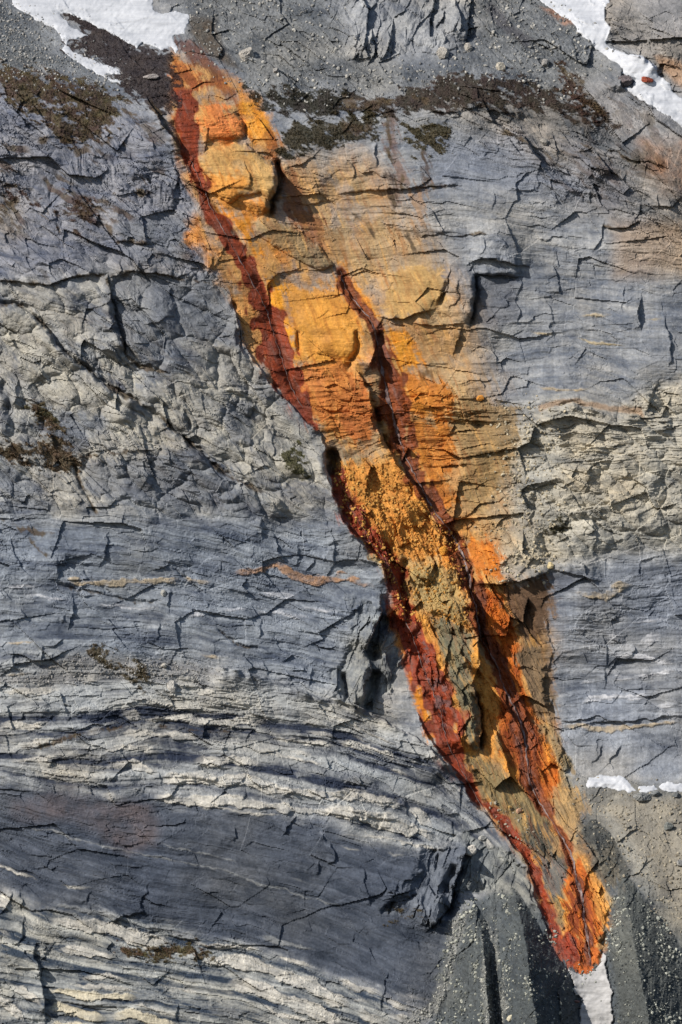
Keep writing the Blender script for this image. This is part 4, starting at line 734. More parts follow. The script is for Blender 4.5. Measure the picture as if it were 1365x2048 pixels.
# clear strong orange
for tl, p, c, c2, a in [
    (0, [(680, 930), (790, 925), (850, 995), (890, 1080), (850, 1120), (790, 1110), (730, 1050)], (222, 156, 72), (196, 130, 60), .9),
    (1, [(690, 230), (760, 250), (800, 300), (880, 340), (780, 350), (700, 350), (680, 290)], (168, 98, 52), (190, 120, 60), .9), (1, [(790, 410), (900, 425), (965, 468), (992, 530), (972, 562), (860, 545), (815, 562), (795, 480)], (222, 136, 76), (206, 120, 62), .9),
    (1, [(960, 390), (1010, 400), (1060, 470), (1085, 520), (1070, 590), (1020, 570), (1000, 500), (980, 450)], (226, 156, 48), (214, 136, 44), .9), (1, [(800, 690), (880, 700), (990, 700), (960, 790), (1060, 800), (1080, 850), (1000, 860), (900, 830), (840, 770)], (226, 158, 72), (216, 140, 60), .8),
    (1, [(810, 790), (900, 850), (990, 880), (1010, 960), (1060, 1024), (1010, 1024), (960, 920), (860, 830)], (228, 152, 44), (214, 134, 40), .9), (3, [(950, 160), (1020, 180), (1040, 260), (1060, 320), (1040, 430), (990, 380), (960, 280)], (212, 158, 92), (190, 140, 84), .85),
    (3, [(1060, 80), (1130, 130), (1160, 250), (1190, 330), (1190, 420), (1150, 330), (1110, 230), (1070, 150)], (232, 160, 40), (222, 146, 40), .95), (3, [(1140, 120), (1365, 150), (1440, 230), (1450, 330), (1440, 400), (1365, 420), (1250, 420), (1195, 400), (1170, 260)], (222, 156, 62), (210, 146, 62), .85),
    (3, [(1200, 420), (1365, 430), (1450, 500), (1500, 640), (1480, 720), (1365, 740), (1260, 640), (1210, 540)], (206, 132, 62), (186, 110, 54), .85), (4, [(0, 30), (60, 110), (130, 200), (150, 240), (100, 230), (40, 170), (0, 110)], (232, 158, 44), (216, 140, 44), .8),
    (4, [(160, 290), (260, 300), (320, 430), (250, 460), (240, 580), (230, 480), (190, 340)], (232, 158, 48), (216, 136, 44), .95), (4, [(250, 470), (330, 480), (400, 500), (460, 560), (440, 640), (300, 650), (255, 600)], (212, 134, 44), (190, 112, 40), .85), (4, [(270, 660), (440, 650), (460, 800), (420, 900), (480, 980), (400, 1010), (330, 900), (290, 780)], (206, 128, 40), (168, 96, 38), .85),
    (6, [(400, 140), (440, 140), (480, 240), (510, 340), (470, 330), (420, 240)], (222, 146, 42), (196, 118, 40), .8), (6, [(500, 120), (570, 90), (640, 180), (640, 260), (560, 290), (520, 200)], (214, 130, 38), (180, 96, 36), .9), (6, [(560, 640), (630, 690), (640, 800), (620, 900), (570, 860), (545, 740)], (222, 154, 66), (206, 132, 52), .9),
    (6, [(570, 320), (660, 310), (680, 420), (660, 480), (720, 560), (740, 700), (770, 850), (800, 960), (760, 1020), (700, 900), (640, 800), (600, 560), (570, 450)], (206, 112, 34), (168, 80, 32), .9), (6, [(300, 420), (330, 430), (380, 560), (410, 680), (440, 760), (400, 700), (350, 560)], (226, 152, 48), (206, 130, 44), .85), (6, [(220, 400), (260, 430), (260, 520), (230, 560), (210, 480)], (200, 134, 66), (170, 110, 60), .8),
    (6, [(270, 600), (320, 700), (350, 860), (380, 940), (350, 920), (300, 760)], (226, 148, 42), (204, 120, 40), .9), (6, [(430, 760), (470, 850), (520, 940), (560, 1024), (500, 1010), (450, 880)], (220, 156, 62), (190, 130, 60), .85),
    
    
]:
    paint(st(tl, p) * free, c, a, c2, 751, 16, 1.5)
for p, c, c2, a in [
    ([(340, 250), (420, 270), (500, 330), (505, 560), (520, 700), (540, 840), (500, 840), (440, 720), (400, 600), (390, 480), (340, 340)], (124, 118, 92), (98, 100, 88), .95), ([(225, 60), (320, 20), (420, 60), (470, 180), (510, 290), (420, 260), (330, 240), (250, 200)], (176, 152, 100), (146, 130, 94), .8),
    ([(530, 420), (590, 450), (610, 560), (605, 850), (560, 870), (545, 700), (525, 560)], (226, 160, 78), (206, 140, 66), .95), ([(495, 340), (525, 380), (520, 560), (500, 540)], (216, 156, 70), (190, 130, 60), .9), ([(160, 280), (200, 330), (205, 420), (175, 420)], (204, 140, 70), (170, 112, 60), .9),
    ([(205, 420), (235, 460), (245, 560), (285, 650), (300, 700), (335, 810), (310, 790), (270, 660), (215, 540)], (230, 156, 50), (206, 126, 44), .95), ([(240, 220), (290, 260), (345, 380), (385, 520), (420, 620), (450, 720), (490, 830), (450, 800), (400, 660), (340, 500), (290, 360)], (218, 158, 72), (190, 136, 70), .9),
    ([(540, 150), (640, 120), (680, 250), (700, 420), (725, 560), (780, 700), (830, 800), (865, 900), (880, 970), (860, 1030), (780, 1040), (700, 960), (640, 900), (610, 850), (615, 560), (560, 400)], (206, 112, 36), (160, 78, 32), .9), ([(620, 840), (680, 860), (720, 960), (700, 980), (630, 920)], (226, 160, 76), (206, 134, 56), .85),
    ([(640, 560), (680, 640), (710, 740), (740, 800), (700, 820), (640, 720)], (216, 130, 46), (186, 96, 38), .8), ([(800, 780), (850, 820), (870, 900), (820, 880)], (222, 146, 56), (170, 96, 44), .8),
    ([(460, 860), (540, 870), (640, 960), (740, 1030), (800, 1100), (850, 1160), (800, 1200), (720, 1250), (660, 1200), (600, 1120), (540, 1060), (510, 980)], (146, 128, 90), (114, 104, 80), 1.0), ([(860, 1000), (960, 990), (1000, 1080), (940, 1190), (900, 1180), (850, 1100)], (176, 144, 98), (140, 120, 90), .85),
    ([(730, 1150), (830, 1150), (855, 1250), (800, 1310), (735, 1260)], (64, 66, 62), (84, 84, 76), .95), ([(830, 1170), (890, 1230), (905, 1320), (840, 1290)], (160, 130, 90), (124, 108, 84), .9), ([(775, 1300), (890, 1320), (905, 1400), (885, 1475), (830, 1475), (800, 1400)], (112, 110, 106), (94, 94, 92), 1.0),
    ([(835, 1480), (890, 1480), (900, 1560), (880, 1640), (860, 1620)], (140, 122, 86), (112, 104, 84), .95), ([(890, 1490), (915, 1510), (925, 1630), (900, 1640)], (226, 168, 84), (206, 140, 62), .9),
    ([(915, 1345), (965, 1330), (1010, 1390), (1060, 1470), (1085, 1540), (1060, 1620), (1040, 1680), (1000, 1690), (925, 1640), (915, 1540), (895, 1420)], (206, 116, 38), (170, 80, 32), .95), ([(1000, 1340), (1060, 1420), (1100, 1530), (1065, 1610), (1040, 1500)], (220, 164, 84), (200, 140, 70), .85),
    ([(850, 1660), (930, 1650), (1010, 1680), (1065, 1720), (1020, 1790), (985, 1820), (910, 1790)], (196, 104, 44), (150, 66, 34), .95), ([(920, 1390), (945, 1410), (965, 1600), (950, 1650), (925, 1600)], (120, 50, 26), (90, 40, 28), .85), ([(985, 1430), (1015, 1500), (1035, 1640), (1005, 1650), (1000, 1560)], (140, 60, 28), (104, 46, 30), .85),
    ([(655, 110), (740, 95), (825, 60), (835, 300), (785, 340), (740, 360), (690, 330)], (104, 82, 64), (78, 68, 62), .9), ([(700, 420), (780, 360), (830, 560), (845, 720), (790, 700), (725, 540)], (136, 116, 90), (112, 98, 82), .9), ([(760, 720), (850, 730), (900, 840), (950, 930), (890, 930), (840, 820)], (150, 128, 92), (120, 108, 86), .85)]:
    paint(st(16, p, 4, 1.2) * free, c, a, c2, 743, 15, 1.4)
# rusty brown streaks
streak = np.clip(1.9 * flow - .1, 0, 1)
paint(inner * streak * (.35 + .65 * wash), (150, 84, 38), .60)
paint(inner * np.clip(-1.9 * flow - .25, 0, 1), (224, 168, 92), .5)
for tl, p, c, a in [
    (1, [(1060, 520), (1110, 560), (1100, 620), (1130, 700), (1060, 620), (1030, 560)], (150, 84, 44), .7), (1, [(1140, 680), (1190, 690), (1220, 800), (1300, 880), (1300, 990), (1220, 930), (1140, 830)], (150, 92, 56), .75),
    (1, [(1280, 900), (1365, 930), (1365, 1024), (1320, 1010)], (168, 128, 80), .5), (4, [(150, 300), (185, 330), (200, 420), (240, 500), (240, 600), (215, 560), (170, 480), (140, 440)], (120, 46, 30), .95),
    (4, [(30, 470), (110, 560), (150, 700), (100, 740), (0, 700), (0, 560)], (176, 98, 50), .55), (6, [(560, 480), (620, 520), (680, 660), (720, 800), (680, 900), (640, 780), (620, 640)], (158, 72, 34), .75), (6, [(640, 900), (720, 880), (780, 900), (800, 1010), (680, 1010)], (146, 66, 34), .7),
    
    (1, [(700, 250), (780, 300), (860, 300), (940, 350), (940, 400), (860, 350), (760, 340), (690, 350)], (128, 66, 40), .7), (1, [(720, 130), (790, 160), (860, 240), (920, 330), (850, 300), (760, 240), (700, 160)], (104, 62, 48), .8), (2, [(180, 450), (215, 450), (240, 620), (280, 740), (240, 720), (215, 800), (200, 640)], (122, 84, 64), .6),
    (2, [(325, 610), (338, 610), (352, 730), (342, 730)], (84, 70, 66), .8), (2, [(182, 690), (200, 700), (220, 830), (205, 840)], (74, 60, 58), .8), (2, [(280, 740), (340, 740), (330, 880), (290, 900), (280, 820)], (186, 140, 92), .5), (4, [(320, 460), (365, 465), (360, 495), (320, 490)], (110, 84, 54), .8), (4, [(250, 640), (310, 645), (300, 670), (260, 670)], (90, 66, 46), .7),
    (6, [(640, 300), (800, 260), (835, 300), (820, 420), (800, 520), (740, 520), (690, 420), (650, 380)], (108, 84, 64), .85), (6, [(700, 560), (790, 540), (830, 700), (850, 830), (800, 800), (740, 680)], (130, 110, 86), .85),
    (6, [(20, 0), (130, 40), (170, 130), (220, 190), (180, 200), (100, 130), (40, 60)], (140, 70, 38), .55), (2, [(260, 935), (340, 880), (380, 930), (300, 945)], (96, 84, 74), .6),
]:
    paint(st(tl, p) * (free if p[0][0] != 180 else 1), c, a, tuple(int(v * .75) for v in c), 771, 12, 2)
RED_L1 = [(368, 175, 17), (372, 230, 19), (378, 285, 16), (383, 315, 9), (400, 365, 12), (416, 405, 12), (445, 455, 12), (472, 500, 14), (500, 550, 17), (525, 600, 19), (545, 655, 24), (560, 715, 32), (580, 770, 30), (600, 815, 24), (628, 860, 12)]
RED_L2 = [(668, 945, 14), (690, 1000, 20), (715, 1045, 22), (745, 1085, 16), (778, 1122, 12), (795, 1150, 17), (798, 1200, 19), (815, 1250, 20), (838, 1310, 26), (860, 1370, 30), (880, 1430, 36), (893, 1480, 34), (910, 1530, 22), (940, 1572, 11), (957, 1602, 9), (980, 1622, 7), (1012, 1652, 10), (1034, 1684, 11), (1056, 1712, 12), (1067, 1735, 9), (1078, 1775, 7), (1088, 1802, 11), (1098, 1832, 12), (1110, 1868, 14), (1128, 1898, 22), (1145, 1922, 20)]
RED_R = [(678, 535, 6), (700, 585, 10), (735, 630, 12), (752, 660, 10), (762, 705, 12), (778, 760, 20), (785, 820, 22), (800, 880, 22), (830, 945, 16), (860, 1000, 13), (890, 1050, 13), (915, 1095, 14), (938, 1150, 16), (952, 1200, 14), (962, 1260, 11), (990, 1310, 11), (1010, 1370, 14), (1040, 1450, 16), (1054, 1490, 18), (1058, 1537, 18), (1066, 1577, 14), (1082, 1609, 10), (1105, 1641, 8), (1128, 1673, 8), (1141, 1718, 7), (1155, 1763, 7), (1166, 1827, 8), (1171, 1867, 9), (1171, 1925, 10)]
for q, c, c2, kk in ((RED_L1, (140, 54, 24), (98, 44, 30), 1.2), (RED_L2, (146, 54, 24), (96, 42, 28), 1), (RED_R, (140, 70, 30), (92, 52, 38), 1.25)):
    paint(brush(0, q, 6, 1.25) * free, (176, 84, 38), .5)
    paint(brush(0, q, 1.5, kk) * free, c, .93, c2, 781, 9, 2.5)
    paint(brush(0, q, 2, .9) * free * np.clip(2.6 * flow - .55, 0, 1), (120, 86, 78), .6)
# mud-grey wet rock showing in the left stream bed
paint(brush(0, [(838, 1270, 5), (855, 1330, 10), (880, 1400, 14), (892, 1450, 16)], 3) * sstep(.0, .25, fbm(PX / 12, PY / 9, 791, 3)), (112, 84, 84), .8)

# ------------------------------------------------------------------ vegetation masks
VEG = [
    ('heather', (50, 38, 42), (64, 48, 42), 'dark heather and wet black rock between the two tongues of the upper left snowfield', 1, [(235, 45), (300, 60), (420, 112), (540, 182), (640, 202), (690, 250), (695, 340), (690, 400), (620, 420), (540, 350), (490, 290), (470, 262), (350, 205), (262, 172), (330, 130)], -.3),
    ('heather', (96, 86, 46), (86, 60, 48), 'olive and brown moorland plants on the upper left slope below the scree', 1, [(0, 258), (120, 280), (250, 315), (380, 335), (490, 410), (470, 480), (350, 560), (240, 545), (150, 470), (60, 400), (0, 392)], -.08),
    ('heather', (66, 44, 38), (60, 54, 36), 'brown heather belt along the ledge below the middle scree', 2, [(330, 325), (450, 300), (560, 290), (700, 300), (740, 340), (850, 332), (930, 372), (1000, 432), (1100, 482), (960, 470), (860, 440), (730, 422), (520, 420), (330, 442), (180, 450), (0, 452), (0, 382), (240, 372)], -.08),
    ('heather', (56, 46, 40), (54, 54, 36), 'dark heather on the ledge right of the orange column top', 1, [(980, 350), (1100, 372), (1365, 382), (1365, 450), (1150, 445), (1030, 422)], -.2),
    ('moss', (78, 66, 38), (58, 56, 36), 'green-brown moss cushions under the ledge beside the dark gap', 1, [(1105, 570), (1160, 500), (1320, 470), (1500, 450), (1500, 520), (1400, 540), (1340, 570), (1240, 580), (1130, 610)], -.12),
    ('moss', (88, 74, 34), (66, 62, 36), 'hanging moss patch at the top of the grey wall', 2, [(250, 522), (350, 500), (412, 520), (382, 570), (412, 596), (310, 602), (290, 552)], -.2),
    ('moss', (92, 86, 44), (100, 72, 48), 'mossy strip in the fold of the pale left rocks', 3, [(100, 602), (180, 588), (232, 650), (246, 705), (200, 702), (150, 640)], -.15),
    ('moss', (110, 84, 60), (88, 76, 48), 'brownish moss ledge at the left edge of the picture', 3, [(0, 772), (150, 765), (230, 745), (310, 835), (260, 852), (100, 812), (0, 802)], -.15),
    ('moss', (92, 92, 44), (74, 70, 42), 'green moss spot on the nose of the pale buttress', 3, [(1140, 792), (1170, 768), (1202, 830), (1222, 862), (1160, 862)], -.15),
    ('moss', (106, 90, 66), (90, 82, 56), 'sparse brown plants on the small scree fan mid left', 5, [(370, 542), (450, 560), (560, 620), (600, 660), (570, 692), (480, 640), (380, 602)], .05),
    ('moss', (98, 92, 48), (104, 74, 54), 'narrow green moss ledge among the lowest pale beds', 7, [(480, 714), (600, 712), (760, 702), (832, 714), (800, 738), (600, 732)], -.1),
    ('moss', (92, 86, 56), (76, 72, 52), 'olive moss on the cream rubble right of the streams', 6, [(740, 62), (870, 48), (970, 38), (900, 92), (800, 112), (760, 92)], .12),
    ('moss', (96, 84, 52), (84, 70, 46), 'moss fringe under the dark corner above the gravel ridges', 8, [(190, 575), (300, 568), (280, 590), (200, 596)], .0),
    ('heather', (84, 56, 50), (92, 72, 46), 'brown plants trailing down beside the upper right snow', 2, [(880, 260), (940, 300), (1010, 420), (1040, 450), (960, 440), (900, 360)], -.05),
    ('moss', (76, 50, 46), (86, 66, 46), 'dark moss in the joints of the left blocks', 1, [(0, 738), (70, 740), (240, 870), (300, 960), (440, 900), (380, 790), (300, 800), (200, 830), (60, 800), (0, 830)], .22),
]
veg_masks = []
vn = .75 * fbm(PX / 16, PY / 8, 801, 4, .7) + .75 * fbm(ud / 46, vd / 11, 802, 4, .65)
for kind, c, c2, lab, tl, p, thr in VEG:
    m = sp(tl, p, 22)
    m = sstep(.45, .75, m + 1.25 * (vn - thr) * (m > .02))
    c = tuple(v * .82 for v in c); c2 = tuple(v * .82 for v in c2)
    paint(m, c, .9, c2, 805, 14)
    veg_masks.append(m)
    H += m * 3.2 * (np.abs(fbm(PX / 7, PY / 5.5, 806, 3, .6)) + .1)
for tl, q in CREV: paint(brush(tl, q, 1.6, 1.0, .9, 705) * sstep(-.45, .1, n5), (74, 60, 52), .85, (88, 76, 54), 847, 10)
mossy = sstep(.04, .26, fbm((ud + 20 * n1) / 50, (vd + 20 * n2) / 13, 811, 5, .6)) * sstep(-.2, .2, fbm(PX / 110, PY / 60, 813, 3)) * (wts['upleft'] * 1.0 + wts['upright'] * .6 + wts['midleft'] * .25)
paint(sp(1, [(740, 60), (860, 60), (900, 200), (960, 280), (860, 230), (780, 150)], 9), (84, 70, 54), .8, (70, 66, 60), 846, 12)
paint(mossy, (76, 56, 50), .8, (86, 76, 54), 812, 20)
col = np.clip(col, .012, .9)
sat = col.mean(2, keepdims=True)
speck = vnoise(PX / 2.3, PY / 2.1, 825) + .7 * vnoise(PX / 4.6, PY / 4.2, 826)
col *= (1 + .26 * speck * np.clip(w_loose + sstep(.02, .1, vA + vB + vC + vD), 0, 1))[..., None]
fine = 1 + .13 * fbm(PX / 3.4, PY / 3.0, 821, 2)[..., None] + .10 * fbm(PX / 9, PY / 6, 822, 3)[..., None]
col = np.clip(col * fine, .01, .9).astype(F)
# ------------------------------------------------------------------ materials
def new_mat(name):
    m = bpy.data.materials.new(name); m.use_nodes = True
    return m, m.node_tree.nodes, m.node_tree.links, m.node_tree.nodes["Principled BSDF"]


def rock_material(name, rough=.85, wet=False, noise_amt=.25, bump=.8):
    m, N, L, b = new_mat(name)
    at = N.new("ShaderNodeAttribute"); at.attribute_name = "Col"
    tc = N.new("ShaderNodeTexCoord")
    nz = N.new("ShaderNodeTexNoise"); nz.inputs["Scale"].default_value = 2.2; nz.inputs["Detail"].default_value = 6; nz.inputs["Roughness"].default_value = .7
    L.new(tc.outputs["Object"], nz.inputs["Vector"])
    mr = N.new("ShaderNodeMapRange"); mr.inputs[1].default_value = .25; mr.inputs[2].default_value = .75
    mr.inputs[3].default_value = 1 - noise_amt; mr.inputs[4].default_value = 1 + noise_amt
    L.new(nz.outputs["Fac"], mr.inputs[0])
    mx = N.new("ShaderNodeVectorMath"); mx.operation = 'SCALE'
    L.new(at.outputs["Color"], mx.inputs[0]); L.new(mr.outputs[0], mx.inputs["Scale"])
    L.new(mx.outputs[0], b.inputs["Base Color"])
    bp = N.new("ShaderNodeBump"); bp.inputs["Strength"].default_value = bump; bp.inputs["Distance"].default_value = .15
    L.new(nz.outputs["Fac"], bp.inputs["Height"]); L.new(bp.outputs[0], b.inputs["Normal"])
    b.inputs["Roughness"].default_value = rough
    b.inputs["Specular IOR Level"].default_value = .5 if wet else .2
    return m


MAT_ROCK = rock_material("rock")
MAT_WET = rock_material("wet_red_rock", .6, False, .35, .6)
MAT_STONE = rock_material("loose_stone", .9, False, .2, .3)
MAT_LEAF = rock_material("low_plants", .8, False, .35, .2)


def snow_material(name, base, dirt):
    m, N, L, b = new_mat(name)
    tc = N.new("ShaderNodeTexCoord")
    mp = N.new("ShaderNodeMapping"); mp.inputs["Rotation"].default_value = (0, math.radians(38), 0); mp.inputs["Scale"].default_value = (.12, .5, .8)
    nz = N.new("ShaderNodeTexNoise"); nz.inputs["Scale"].default_value = 1.2; nz.inputs["Detail"].default_value = 7; nz.inputs["Roughness"].default_value = .6
    L.new(tc.outputs["Object"], mp.inputs[0]); L.new(mp.outputs[0], nz.inputs["Vector"])
    cr = N.new("ShaderNodeValToRGB"); cr.color_ramp.elements[0].position = .3; cr.color_ramp.elements[1].position = .62
    cr.color_ramp.elements[0].color = (*dirt, 1); cr.color_ramp.elements[1].color = (*base, 1)
    L.new(nz.outputs["Fac"], cr.inputs[0]); L.new(cr.outputs[0], b.inputs["Base Color"])
    bp = N.new("ShaderNodeBump"); bp.inputs["Strength"].default_value = .5; bp.inputs["Distance"].default_value = .25
    L.new(nz.outputs["Fac"], bp.inputs["Height"]); L.new(bp.outputs[0], b.inputs["Normal"])
    b.inputs["Roughness"].default_value = .6; b.inputs["Specular IOR Level"].default_value = .2
    return m


MAT_SNOW = snow_material("old_snow", (.47, .49, .53), (.35, .37, .41))
MAT_DIRTY = snow_material("dirty_snow", (.40, .40, .41), (.20, .20, .20))


def water_material():
    m, N, L, b = new_mat("falling_water")
    tc = N.new("ShaderNodeTexCoord")
    nz = N.new("ShaderNodeTexNoise"); nz.inputs["Scale"].default_value = 1.6; nz.inputs["Detail"].default_value = 5
    L.new(tc.outputs["Object"], nz.inputs["Vector"])
    cr = N.new("ShaderNodeValToRGB"); cr.color_ramp.elements[0].position = .38; cr.color_ramp.elements[1].position = .66
    cr.color_ramp.elements[0].color = (.10, .055, .045, 1); cr.color_ramp.elements[1].color = (.19, .145, .145, 1)
    L.new(nz.outputs["Fac"], cr.inputs[0]); L.new(cr.outputs[0], b.inputs["Base Color"])
    b.inputs["Roughness"].default_value = .5; b.inputs["Specular IOR Level"].default_value = .3
    bp = N.new("ShaderNodeBump"); bp.inputs["Strength"].default_value = .6; bp.inputs["Distance"].default_value = .1
    L.new(nz.outputs["Fac"], bp.inputs["Height"]); L.new(bp.outputs[0], b.inputs["Normal"])
    return m


MAT_WATER = water_material()

# ------------------------------------------------------------------ mesh building
HREF = 200.0
def world_xyz(px, py, h):
    return np.stack([(px - 682.5) * M_PER_PX, -(h - HREF) * M_PER_PX, (1024 - py) * M_PER_PX], -1).astype(F)


def mesh_from(name, verts, faces, cols, mat, smooth=False):
    me = bpy.data.meshes.new(name)
    nv, nf, k = len(verts), len(faces), faces.shape[1]
    me.vertices.add(nv); me.vertices.foreach_set("co", verts.reshape(-1).astype(F))
    me.loops.add(nf * k); me.loops.foreach_set("vertex_index", faces.reshape(-1).astype(np.int32))
    me.polygons.add(nf); me.polygons.foreach_set("loop_start", np.arange(0, nf * k, k, dtype=np.int32))
    me.polygons.foreach_set("use_smooth", np.full(nf, smooth, bool))
    me.update(calc_edges=True)
    if cols is not None:
        ca = me.color_attributes.new("Col", 'FLOAT_COLOR', 'POINT')
        ca.data.foreach_set("color", np.concatenate([cols, np.ones((nv, 1), F)], 1).reshape(-1).astype(F))
    me.materials.append(mat)
    return me


def link(name, me, parent=None, label=None, category=None, group=None, kind=None):
    o = bpy.data.objects.new(name, me)
    SC.collection.objects.link(o)
    if parent is not None: o.parent = parent
    if label: o["label"] = label
    if category: o["category"] = category
    if group: o["group"] = group
    if kind: o["kind"] = kind
    return o


def sample(A, px, py):
    fx = np.clip((np.asarray(px, F) - X0) / (X1 - X0) * (NX - 1), 0, NX - 1.001); fy = np.clip((np.asarray(py, F) - Y0) / (Y1 - Y0) * (NY - 1), 0, NY - 1.001)
    i = fx.astype(int); j = fy.astype(int); a = fx - i; b = fy - j
    if A.ndim == 3: a = a[..., None]; b = b[..., None]
    return (A[j, i] * (1 - a) + A[j, i + 1] * a) * (1 - b) + (A[j + 1, i] * (1 - a) + A[j + 1, i + 1] * a) * b


def blur(A, r, n=3):
    for _ in range(n):
        for ax in (0, 1):
            p = np.pad(A, [(r + 1, r) if k == ax else (0, 0) for k in range(2)], 'edge')
            c = np.cumsum(p, axis=ax, dtype=np.float64)
            A = ((c[2 * r + 1:] - c[:-2 * r - 1]) if ax == 0 else (c[:, 2 * r + 1:] - c[:, :-2 * r - 1])) / (2 * r + 1)
    return A.astype(F)


# ------------------------------------------------------------------ the face is cut into its pieces
ID = np.zeros((NY, NX), np.int32)
PIECES = [("cliff", None, "tall layered grey rock wall stained orange down its middle by iron-rich water", "cliff", "structure", MAT_ROCK)]
def piece(name, parent, mask, label=None, category=None, kind=None, mat=MAT_ROCK):
    PIECES.append((name, parent, label, category, kind, mat)); k = len(PIECES) - 1
    ID[mask] = k
    return k


def Wm(*ks): return sum(wts[k] for k in ks) > .5
k_left = piece("rock_buttress", None, Wm('upleft', 'midleft', 'thin', 'corner2'), "pale fractured rock buttress filling the left side above the banded beds", "rock buttress", "structure")
k_band = piece("banded_buttress", None, Wm('banded', 'shale', 'pale', 'corner', 'debris'), "lower left buttress of striped pale and dark grey curving beds", "rock buttress", "structure")
k_shale = piece("shale_face", k_band, Wm('shale'), "smooth dark slate-grey shale face")
k_low = piece("pale_strata", k_band, Wm('pale'), "pale stepped strata at the bottom left")
k_thin = piece("thin_bedded_rock", k_left, Wm('thin'), "blue-grey thin-bedded rock with white streaks")
k_cream = piece("cream_rock", 0, Wm('cream'), "cream coloured crumbling rock on the right")
k_lr = piece("blue_grey_rock", 0, Wm('lowright'), "blue-grey wavy rock with white bands at lower right")
k_ur = piece("slanting_beds", 0, Wm('upright'), "brownish beds slanting down to the right under the snow gully")
k_out = piece("rock_outcrop", None, Wm('outcrop'), "rugged grey outcrop with deep vertical clefts standing above the middle scree", "outcrop", "structure")
k_tr = piece("rock_outcrop", None, Wm('topright'), "grey-brown outcrop in the top right corner beyond the snow gully", "outcrop", "structure")
k_s1 = piece("scree_slope", None, Wm('scree'), "grey scree slope in the top left corner beside the big snowfield", "scree", "structure")
k_s2 = piece("scree_slope", None, Wm('scree2'), "wide grey scree slope at the top between snowfield and snow gully", "scree", "structure")
k_tal = piece("talus_bench", None, Wm('tan'), "beige rubble bench below the small snow lumps on the right", "talus", "structure")
k_gr = piece("gravel_fan", None, Wm('gravel'), "dark gravel ground around the cones in the lower right corner", "gravel", "structure")
piece("gravel_ridge", None, (vA > .04) & (PY > 1815), "narrow dark gravel ridge, left one of the two below the dark rock corner", "gravel ridge", "structure")
piece("gravel_ridge", None, (vB > .03) & (PY > 1780), "tall sharp dark gravel ridge with a shadowed right flank left of the snow tongue", "gravel ridge", "structure")
piece("gravel_cone", None, (vC > .03) & (PY > 1745), "broad dark gravel cone right of the snow tongue and red stream end", "gravel cone", "structure")
piece("gravel_cone", None, (vD > .05) & (PY < 1750) & (PY > 1635), "small dark rounded gravel mound beside the right stream", "gravel cone", "structure")
piece("orange_stained_rock", 0, (inner > .5) & ~Wm('gravel', 'tan', 'scree2'), "orange and ochre iron-stained rock")
for nm, tl, p in [("rock_slab", 3, [(-240, 0), (490, 0), (486, 50), (420, 66), (260, 82), (200, 110), (0, 105), (-240, 105)]), ("rock_block", 3, [(-240, 112), (0, 110), (200, 115), (330, 75), (440, 80), (460, 250), (500, 390), (430, 480), (300, 400), (190, 280), (60, 185), (-240, 182)]),
                  ("rock_block", 3, [(-240, 200), (0, 195), (130, 235), (300, 415), (500, 565), (560, 610), (400, 650), (160, 560), (60, 420), (-240, 380)]), ("folded_rock", 3, [(600, 520), (750, 480), (1000, 545), (1180, 640), (1290, 760), (1290, 900), (1050, 940), (850, 830), (700, 680)]),
                  ("rock_ledge", 3, [(500, 400), (640, 360), (800, 330), (965, 370), (1100, 560), (900, 530), (700, 490), (560, 450)]), ("rock_slab", 1, [(-220, 440), (0, 440), (440, 500), (620, 560), (700, 660), (700, 770), (440, 770), (130, 780), (0, 730), (-220, 730)]), ("rock_slab", 1, [(240, 870), (600, 790), (740, 850), (740, 1060), (500, 1050), (250, 960)]),
                  ("rock_slab", 1, [(-220, 830), (0, 830), (130, 800), (240, 930), (480, 1040), (0, 1024), (-220, 1024)]), ("rock_block", 1, [(760, 870), (870, 890), (905, 960), (860, 1090), (760, 1040)]), ("rock_block", 4, [(560, 5), (640, 15), (760, 10), (740, 36), (715, 75), (540, 66), (520, 28)]),
                  ("rock_slab", 4, [(1200, 160), (1300, 240), (1320, 420), (1190, 400), (1190, 220)]), ("rock_block", 4, [(800, 80), (862, 40), (880, 110), (870, 155)]), ("rock_slab", 6, [(865, 240), (1010, 185), (1095, 235), (1080, 280), (930, 330), (860, 310)]), ("rock_block", 6, [(0, 330), (150, 340), (160, 400), (140, 470), (100, 560), (0, 560)])]:
    m_ = mask_poly(T(tl, p), 1, WX, WY) > .5
    par = k_left if (ID[m_] == k_left).sum() + (ID[m_] == k_thin).sum() > (ID[m_] == 0).sum() else 0
    tops_ = np.array([k if q_[1] is None else q_[1] for k, q_ in enumerate(PIECES)])
    piece(nm, par, m_ & (tops_[ID] == par))
for tl, p, par, lab in [(1, OVAL, 0, "smooth oval grey slab lying between the two stained channels"), (1, BULGE, 0, "bulging ochre block splitting the stain near its top"), (1, CUSHION, 0, "rounded salmon-orange slab near the top of the stain"),
                        (4, STEPBLOCK, 0, "grey block with a sharp shadowed right edge"), (3, GREYSLAB, k_left, "flat dark grey slab with a shadow crack down its left side")]:
    piece("rock_slab" if p in (OVAL, CUSHION, GREYSLAB) else "rock_block", par, mask_poly(T(tl, p), 1, WX, WY) > .5, lab)
for tl, p in KNOBS: piece("rock_knob", 0, mask_poly(T(tl, p), 1, WX, WY) > .5)
